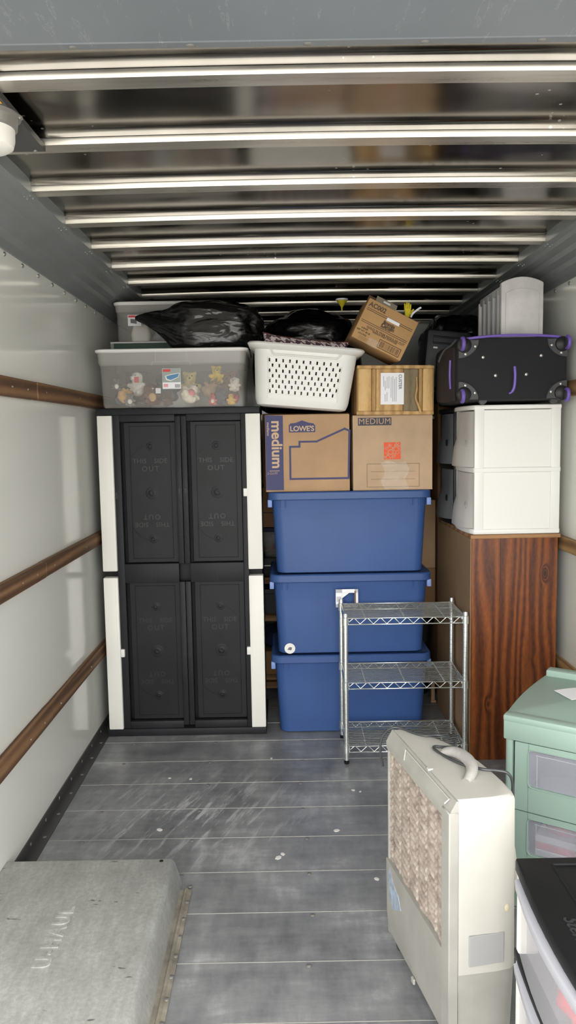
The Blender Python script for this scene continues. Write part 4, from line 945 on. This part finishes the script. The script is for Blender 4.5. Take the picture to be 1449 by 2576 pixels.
# ------------------------------------------------------------------ chrome wire shelf
ws = thing('wire_shelf', 'chrome three tier wire shelf standing before the blue totes', 'shelf', (.287, 3.785, 0), (0, 0, -.008))
ww_, wd, wh = .602, .335, .785
for i, (x, y) in enumerate(((0, 0), (ww_, 0), (0, wd), (ww_, wd))):
    p = obj('post', lathe(B(), (x, y, 0), [(.0125, .018), (.0125, wh - .008), (.011, wh - .003), (.0001, wh)], 'z', 14), 'chrome', ws, True)
    obj('foot', lathe(B(), (x, y, 0), [(.010, 0), (.013, .004), (.013, .02)], 'z', 12), 'deep_black', p, True)
    b = B()
    for j in range(28): lathe(b, (x, y, .03 + j * .026), [(.0125, -.0012), (.0134, 0), (.0125, .0012)], 'z', 10)
    obj('groove_ring', b, 'chrome', p, True)['kind'] = 'stuff'
wirem = B(); tube(wirem, [(.0, 0, 0), (ww_, 0, 0)], .0021, 6); wm = bpy.data.meshes.new('wire'); wirem.to_mesh(wm); wirem.free(); wm.materials.append(MATS['chrome'])
crossm = B(); tube(crossm, [(0, 0, 0), (0, wd, 0)], .0028, 6); cm_ = bpy.data.meshes.new('cross_wire'); crossm.to_mesh(cm_); crossm.free(); cm_.materials.append(MATS['chrome'])
def truss(L_, n_):
    b = B(); tube(b, [(0, 0, 0), (L_, 0, 0)], .0036, 6); tube(b, [(0, 0, -.032), (L_, 0, -.032)], .0036, 6)
    pts = []
    for i in range(n_): pts += [(L_ * (i + .1) / n_, 0, -.03), (L_ * (i + .55) / n_, 0, -.002), (L_ * (i + .7) / n_, 0, -.002)]
    pts.append((L_ - .01, 0, -.03)); tube(b, pts, .0028, 6)
    me = bpy.data.meshes.new('truss'); b.to_mesh(me); b.free(); me.materials.append(MATS['chrome'])
    for p in me.polygons: p.use_smooth = True
    return me
tl, ts = truss(ww_, 9), truss(wd, 5)
for z in (.757, .424, .092):
    sh = obj('wire_tier', B(), 'chrome', ws) if False else None
    b = B()
    for x, y in ((0, 0), (ww_, 0), (0, wd), (ww_, wd)): lathe(b, (x, y, z), [(.0125, -.036), (.018, -.034), (.0165, .004), (.0125, .006)], 'z', 14)
    tier = obj('tier_collars', b, 'chrome', ws, True)
    for y in (0, wd): share('truss', tl, tier, (0, y, z))
    for x in (0, ww_): share('truss', ts, tier, (x, 0, z), (0, 0, PI / 2))
    for j in range(14): share('wire', wm, tier, (0, wd * (j + 1) / 15, z + .0015))
    for x in (.10, .30, .50): share('cross_wire', cm_, tier, (x, 0, z - .003))
b = B(); x0, x1, z0, z1 = -.028, .094, .735, .835
for r_ in ((x0, x1, z1 - .02, z1), (x0, x1, z0, z0 + .018), (x1 - .02, x1, z0, z1), (x0, x0 + .035, z0, z1)): box(b, r_[0], r_[1], wd + .01, wd + .0125, r_[2], r_[3])
prism(b, [(x0 + .034, z1 - .019), (x0 + .075, z1 - .019), (x0 + .034, z1 - .05)], 'y', wd + .01, wd + .0125)
tg = obj('cardboard_tag', b, 'paper', ws, False, 'white cut-out card tag at rear left corner')
obj('tag_print', box(B(), x1 - .02, x1 - .012, wd + .009, wd + .0105, z0 + .02, z1 - .01), 'flap_brown', tg); obj('tag_print', box(B(), x0 + .004, x0 + .03, wd + .009, wd + .0105, z0 + .03, z1 - .04), 'pale_grey_cloth', tg)

# ------------------------------------------------------------------ evaporative cooler
ec = thing('evaporative_cooler', 'white and grey portable evaporative cooler with honeycomb pad', 'cooler', (.40, 1.93, 0), (0, 0, .197))
def plan(o=0.0, x0=.025):
    # D-shaped outline, near end square, far end rounded
    P = [(x0, -.042 - o), (.13, -.048 - o), (.172 + o, -.045 - o), (.188 + o, -.034), (.194 + o, -.01), (.197 + o, .05), (.196 + o, .12), (.191 + o, .19), (.182 + o, .25), (.165 + o, .31), (.142 + o, .365), (.115 + o, .405 + o), (.08 + o, .442 + o), (.05, .462 + o), (x0, .468 + o)]
    return P
def shell(z0, z1, o0, o1, top_bev=True):
    R_ = [[(x, y, z0) for x, y in plan(o0)], [(x, y, z1 - (.014 if top_bev else 0)) for x, y in plan(o1)]]
    if top_bev: R_ += [[(x - .002 if x > .1 else x, y + (.002 if y < 0 else -.002), z1 - .006) for x, y in plan(o1)], [(x - .012 if x > .1 else x, y + (.008 if y < 0 else -.006), z1) for x, y in plan(o1)]]
    return loft(B(), R_)
obj('base_tank', shell(.045, .252, -.012, -.002, False), 'cooler_grey', ec, True, 'grey lower tank')
sh_ = obj('rear_shell', shell(.252, .732, .0, -.004), 'cooler_white', ec, True, 'white curved rear shell')
# front frame around the pad
z0p, z1p, y0p, y1p = .30, .672, .012, .456
b = B()
prism(b, [(.0, .672), (.0, .694), (.006, .706), (.02, .730), (.026, .730), (.026, .672)], 'y', -.036, .466)
box(b, -.002, .026, -.040, y0p, .045, .700, .003, 1); box(b, .004, .026, y1p, .468, .045, .70, .002, 1)
prism(b, [(.006, .05), (.0, .12), (-.002, .30), (.026, .30), (.026, .05)], 'y', -.036, .466)
fr_ = obj('front_frame', b, 'cooler_grey', ec, True, 'grey front frame')
b = B(); nu, nv = 150, 190; rows = []
for j in range(nv + 1):
    z = z0p + (z1p - z0p) * j / nv; row = []
    for i in range(nu + 1):
        y = y0p + (y1p - y0p) * i / nu
        rr = y / .072; ri = math.floor(rr); fr = rr - ri
        ph = z / .0235 - fr * .6 + (.5 if ri % 2 else 0)
        rid = abs(math.sin(PI * ph)) ** .8; d = .012 * rid * (.45 + .55 * math.sin(PI * fr) ** .6) - .004 + .0035 * math.exp(-((fr - .06) / .06) ** 2) * (rid > .6) + .0016 * noise.noise(Vector((y * 120, z * 120, 0)))
        row.append(b.verts.new((.014 - d, y, z)))
    rows.append(row)
for a, c_ in zip(rows, rows[1:]):
    for i in range(nu): b.faces.new((a[i], c_[i], c_[i + 1], a[i + 1]))
obj('honeycomb_pad', b, 'pad_paper', ec, 'full', 'dusty beige paper pad')
b = B(); tube(b, [(-.001, -.005, .712), (.012, -.005, .722)], .0022, 5); tube(b, [(.0, .30, .70), (.012, .32, .722)], .0022, 5); tube(b, [(.013, -.005, .7225), (.013, .33, .7225)], .0018, 5)
obj('moulding_line', b, 'cooler_white', fr_, True)
for y in (.16,): obj('snap_tab', box(B(), .018, .034, y - .008, y + .008, .727, .735, .002, 1), 'cooler_white', fr_)
hp = curve_pts([(.100, .245, .726), (.106, .238, .738), (.120, .212, .750), (.132, .170, .754), (.133, .125, .752), (.122, .092, .745), (.108, .076, .737), (.094, .066, .728)], 6)
obj('handle', tube(B(), hp, [.013 + .004 * math.sin(PI * i / (len(hp) - 1)) for i in range(len(hp))], 14), 'handle_grey', ec, True, 'grey carrying handle')
cp = curve_pts([(-.004, .49, .60), (-.012, .492, .66), (-.002, .487, .705), (.02, .468, .735), (.045, .45, .738), (.075, .40, .7375), (.10, .375, .7375), (.135, .372, .7375), (.16, .345, .7375), (.165, .30, .7375), (.145, .275, .738), (.112, .282, .738), (.093, .29, .738), (.085, .27, .7375), (.10, .205, .7375), (.125, .15, .7375), (.165, .11, .7375), (.20, .10, .735), (.228, .09, .728), (.240, .085, .70), (.236, .08, .64)], 6)
obj('power_cord', tube(B(), cp, .0042, 7), 'cord', ec, True, 'dark power cord looped round the handle')
b = B(); lf = obj('info_plate', box(B(), .052, .150, -.0500, -.044, .277, .361, .001, 1), 'label_grey', ec, False, 'blank grey info plate'); b.free()
obj('tape_residue', prism(B(), [(.33, .20), (.40, .16), (.44, .19), (.45, .25), (.43, .285), (.40, .25), (.35, .235)], 'x', -.0022, .002), 'blue_residue', fr_, False, 'scrap of pale blue tape')
obj('glue_spot', ball(B(), (.160, -.0455, .425), .009, 2, (.8, .25, 1.25)), 'spot_tan', sh_, True, 'dried tan glue spot')
obj('fan_grille_ring', lathe(B(), (.19, .13, .50), [(.15, 0), (.15, .012), (.12, .02), (.0001, .022)], 'x', 30), 'cooler_white', ec, True)
for x, y in ((.03, .43), (.03, .0), (.15, .02), (.12, .35)):
    obj('caster', lathe(B(), (x - .008, y, .022), [(.015, 0), (.022, .002), (.022, .014), (.015, .016)], 'x', 14), 'suit_grey', ec, True)
    obj('caster_fork', box(B(), x - .012, x + .012, y - .008, y + .008, .022, .048, .003, 1), 'label_grey', ec)
obj('foot_tab', box(B(), -.004, .004, .215, .235, .038, .055, .002, 1), 'cooler_grey', ec)

# ------------------------------------------------------------------ mint drawer cart
mc = thing('drawer_cart', 'mint green plastic drawer cart with clear drawer windows', 'drawer unit', (.748, 2.60, 0), (0, 0, -.595))
mw, md, mh = .335, .575, .695
sideb = lambda o: [(0 - o * math.sin(PI * i / 10), md * i / 10) for i in range(11)]
prof = [(mw, 0)] + [(mw, md)] + sideb(.016)[::-1]
obj('top', prism(B(), prof, 'z', .668, .690, .004), 'mint', mc, True)
obj('front_ridge', box(B(), -.002, mw, -.006, .045, .672, .697, .007), 'mint', mc, True); obj('rear_ridge', box(B(), 0, mw, md - .055, md, .672, .715, .007), 'mint', mc, True)
obj('header', box(B(), -.001, mw + .001, -.004, .02, .608, .69, .006), 'mint', mc, True)
obj('side_wall', prism(B(), [(.012, .03)] + [(p[0] + .0, p[1]) for p in sideb(.01)[1:]] + [(.012, md)], 'z', .0, .668), 'mint', mc, True)
obj('side_wall', box(B(), mw - .012, mw, .03, md, 0, .668, .002, 1), 'mint', mc); obj('rear_wall', box(B(), .012, mw - .012, md - .012, md, 0, .668), 'mint', mc)
for x0, x1 in ((.004, .032), (mw - .032, mw - .004)):
    obj('post', loft(B(), [rrect((x0 + x1) / 2, .018, .014, .014, .011, z, 4) for z in (0, .61)]), 'mint', mc, True)
obj('base', box(B(), 0, mw, 0, md, 0, .11, .006), 'mint', mc, True)
for z0, z1 in ((.362, .606), (.118, .358)):
    x0, x1 = .040, mw - .040; wz0, wz1, wx0, wx1 = z0 + .088, z1 - .020, x0 + .046, x1 - .03
    b = B()
    outer = [(x0, z0), (x1, z0), (x1, z1), (x0, z1)]
    inner = [(p[0], p[1]) for p in rrect((wx0 + wx1) / 2, (wz0 + wz1) / 2, (wx1 - wx0) / 2, (wz1 - wz0) / 2, .016, 0, 4)]
    # frame of four slabs plus rounded inner lip
    for s in ((x0, wx0 + .002, z0, z1), (wx1 - .002, x1, z0, z1), (wx0, wx1, z0, wz0 + .002), (wx0, wx1, wz1 - .002, z1)): box(b, s[0], s[1], .0, .014, s[2], s[3])
    # corner fillets
    for cx, cz, sx, sz in ((wx0, wz0, 1, 1), (wx1, wz0, -1, 1), (wx1, wz1, -1, -1), (wx0, wz1, 1, -1)):
        rr_ = .018; prism(b, [(cx, cz)] + [(cx + sx * (rr_ - rr_ * math.sin(a * PI / 12)), cz + sz * (rr_ - rr_ * math.cos(a * PI / 12))) for a in range(7)], 'y', .0, .014)
    dw = obj('drawer', b, 'mint', mc)
    bb = B(); tube(bb, [(p[0], -.0005, p[1]) for p in inner], .0022, 6, True); obj('window_lip', bb, 'mint', dw, True)
    obj('window', box(B(), wx0 - .002, wx1 + .002, .008, .011, wz0 - .002, wz1 + .002), 'mint_window', dw, False, 'hazy clear window')
    bb = B(); tube(bb, curve_pts([(wx0 + .028, .0125, wz0 - .0), (wx0 + .028, .0125, wz1 - .03), (wx0 + .036, .0125, wz1 - .022), (wx1, .0125, wz1 - .022)], 3), .0014, 5); obj('bin_edge', bb, 'bright_white', dw, True)
    bb = B(); box(bb, .045, mw - .045, .016, md - .03, z0 + .006, z0 + .010); box(bb, .045, .049, .016, md - .03, z0 + .01, z1 - .03); box(bb, mw - .049, mw - .045, .016, md - .03, z0 + .01, z1 - .03); box(bb, .049, mw - .049, md - .034, md - .03, z0 + .01, z1 - .03)
    obj('bin', bb, 'pale_grey_cloth', dw)
mM = mc.matrix_basis.copy(); mM = Matrix.Translation((.748, 2.60, 0)) @ Matrix.Rotation(-.595, 4, 'Z')
def inmint(x, y, z): return tuple(mM @ Vector((x, y, z)))
pk = thing('paper_stack', 'stack of pink and white papers in lower mint drawer', 'papers', inmint(.18, .14, .131), (0, 0, -.595))
for i, (m, hw) in enumerate((('paper', .09), ('pale_grey_cloth', .088), ('paper', .09), ('pink_cloth', .086), ('paper', .09))):
    obj('sheet_bundle', box(B(), -hw * .9, hw, -.09, .1, i * .026 + .0, i * .026 + .0255, .004, 1), m, pk)
o = cloth_pile('folded_cloth', 'pink cloth on the papers in lower mint drawer', 'cloth', inmint(.19, .13, .262), .07, 'pink_cloth', (1.1, .9, .5), 31)
cloth_pile('folded_cloth', 'pale grey cloth lying low in upper mint drawer', 'cloth', inmint(.165, .16, .374), .085, 'pale_grey_cloth', (1.0, 1.0, .38), 37)
psh = B(); box(psh, 0, .17, 0, .11, 0, .0015); bmesh.ops.subdivide_edges(psh, edges=psh.edges[:], cuts=5, use_grid_fill=True)
for v in psh.verts: v.co.z += .002 * (1 + math.sin(v.co.x * 30))
o = obj('paper_sheet', psh, 'paper', None, True); o.location = (1.035, 2.735, .6905); o.rotation_euler = (0, 0, .25); tag(o, 'white paper sheet lying on mint drawer cart', 'paper')

# ------------------------------------------------------------------ black topped clear drawer cart
bcart = thing('drawer_cart', 'clear fronted drawer cart with black top, nearest the camera', 'drawer unit', (.514, 1.20, 0))
cwid, clen, chh = .40, .485, .70
def bow(o, k_=10): return [(-o * math.sin(PI * i / k_), clen * i / k_) for i in range(k_ + 1)]
def slab(z0, z1, o, ins=0, bev=.004): return prism(B(), bow(o) + [(cwid, clen), (cwid, 0)], 'z', z0, z1, bev, 2)
tp = obj('black_top', slab(.668, .70, .012, 0, .006), 'black_lid', bcart, True, 'black plastic top')
b = B(); tube(b, [(.075, .06, .6995), (.33, .06, .6995), (.33, clen - .035, .6995), (.075, clen - .035, .6995)], .004, 6, True); obj('raised_border', b, 'black_lid', tp, True)
me = text_mesh('Sterilite', .04, .0012, .0004, 1, 'emboss_black', .3); me.transform(Matrix.Translation((.042, .20, .7003)) @ Matrix.Rotation(-PI / 2, 4, 'Z')); obj('embossed_lettering', me, None, tp)
for z0, z1 in ((.462, .480), (.252, .268), (.0, .05)): obj('frame_band', slab(z0, z1, .010, 0, .003), 'black_lid', bcart, True, 'black shelf band')
obj('rear_wall', box(B(), cwid - .01, cwid, .01, clen - .01, .05, .668), 'black_lid', bcart)
for y in (.006, clen - .012): obj('side_wall', box(B(), .05, cwid - .01, y, y + .006, .05, .668), 'white_fabric', bcart)
for y in (.003, clen - .025): obj('post', box(B(), .004, .05, y, y + .022, .05, .668, .004), 'white_plastic', bcart, True, 'white corner post')
for z0, z1 in ((.482, .664), (.270, .460), (.052, .250)):
    pts = bow(.016); n_ = len(pts)
    b = B(); loft(b, [[(p[0] + .004, .028 + p[1] * (clen - .056) / clen, z) for p in pts] + [(p[0] + .0075, .028 + p[1] * (clen - .056) / clen, z) for p in pts[::-1]] for z in (z0 + .002, z1 - .03)]); dw = obj('drawer', b, 'cart_clear', bcart, True)
    b = B(); loft(b, [[(p[0] - .006 + dx, .026 + p[1] * (clen - .052) / clen, z) for p in pts] + [(p[0] + .02, .026 + p[1] * (clen - .052) / clen, z) for p in pts[::-1]] for z, dx in ((z1 - .034, .006), (z1 - .026, 0), (z1 - .004, -.002), (z1 - .001, .003))]); obj('drawer_lip', b, 'lip_grey', dw, True, 'pale drawer lip')
    b = B(); box(b, .02, cwid - .02, .03, clen - .03, z0 + .003, z0 + .006); box(b, .02, cwid - .02, .03, .033, z0 + .006, z1 - .03); box(b, .02, cwid - .02, clen - .033, clen - .03, z0 + .006, z1 - .03); obj('drawer_bin', b, 'cart_clear', dw)
for i, (y, z, r_, m, lab, sd_) in enumerate(((1.43, .49, .095, 'red_cloth', 'red cloth in top clear drawer of black cart', 41), (1.288, .49, .06, 'pink_cloth', 'pink cloth at near end of top clear drawer', 43), (1.555, .49, .042, 'pink_cloth', 'small pink cloth at far end of top clear drawer', 47), (1.45, .278, .08, 'pale_grey_cloth', 'grey cloth in middle clear drawer of black cart', 51))):
    cloth_pile('folded_cloth', lab, 'cloth', (.605, y, z), r_, m, (.75, .75, .95), sd_)

# ------------------------------------------------------------------ scraps on the floor
pc = B(); prism(pc, [(-.012, -.006), (0, -.01), (.013, -.003), (.009, .008), (-.004, .01), (-.013, .004)], 'z', .0005, .0025); pcm = bpy.data.meshes.new('paper_scrap'); pc.to_mesh(pcm); pc.free(); pcm.materials.append(MATS['bright_white'])
for i, (x, y, s, lab) in enumerate(((-.599, 3.651, .55, 'tiny white scrap left of the pair before the black cabinet'), (-.493, 3.638, .7, 'tiny white scrap right of the pair before the black cabinet'), (-.568, 3.151, 1, 'white scrap lying alone on the chalky scuffed plank'), (-.056, 2.915, 1.1, 'front scrap of two touching in the middle of the floor'), (-.038, 2.94, .8, 'rear scrap of two touching in the middle of the floor'), (.191, 3.118, 1, 'white scrap midway between wire shelf and cooler'), (-.10, 3.864, .6, 'tiny white scrap on plank before the blue totes'), (.293, 3.488, .7, 'white scrap under front left foot of wire shelf, left of two'), (.325, 3.471, .5, 'smallest white scrap, right of two before wire shelf'), (.318, 2.755, .8, 'white scrap close beside the left face of the cooler'))):
    o = bpy.data.objects.new('paper_scrap', pcm); COL.objects.link(o); o.location = (x, y, 0); o.rotation_euler = (0, 0, i * 1.3); o.scale = (s, s, 1)
    tag(o, lab, 'scrap', 'white scraps on the floor')
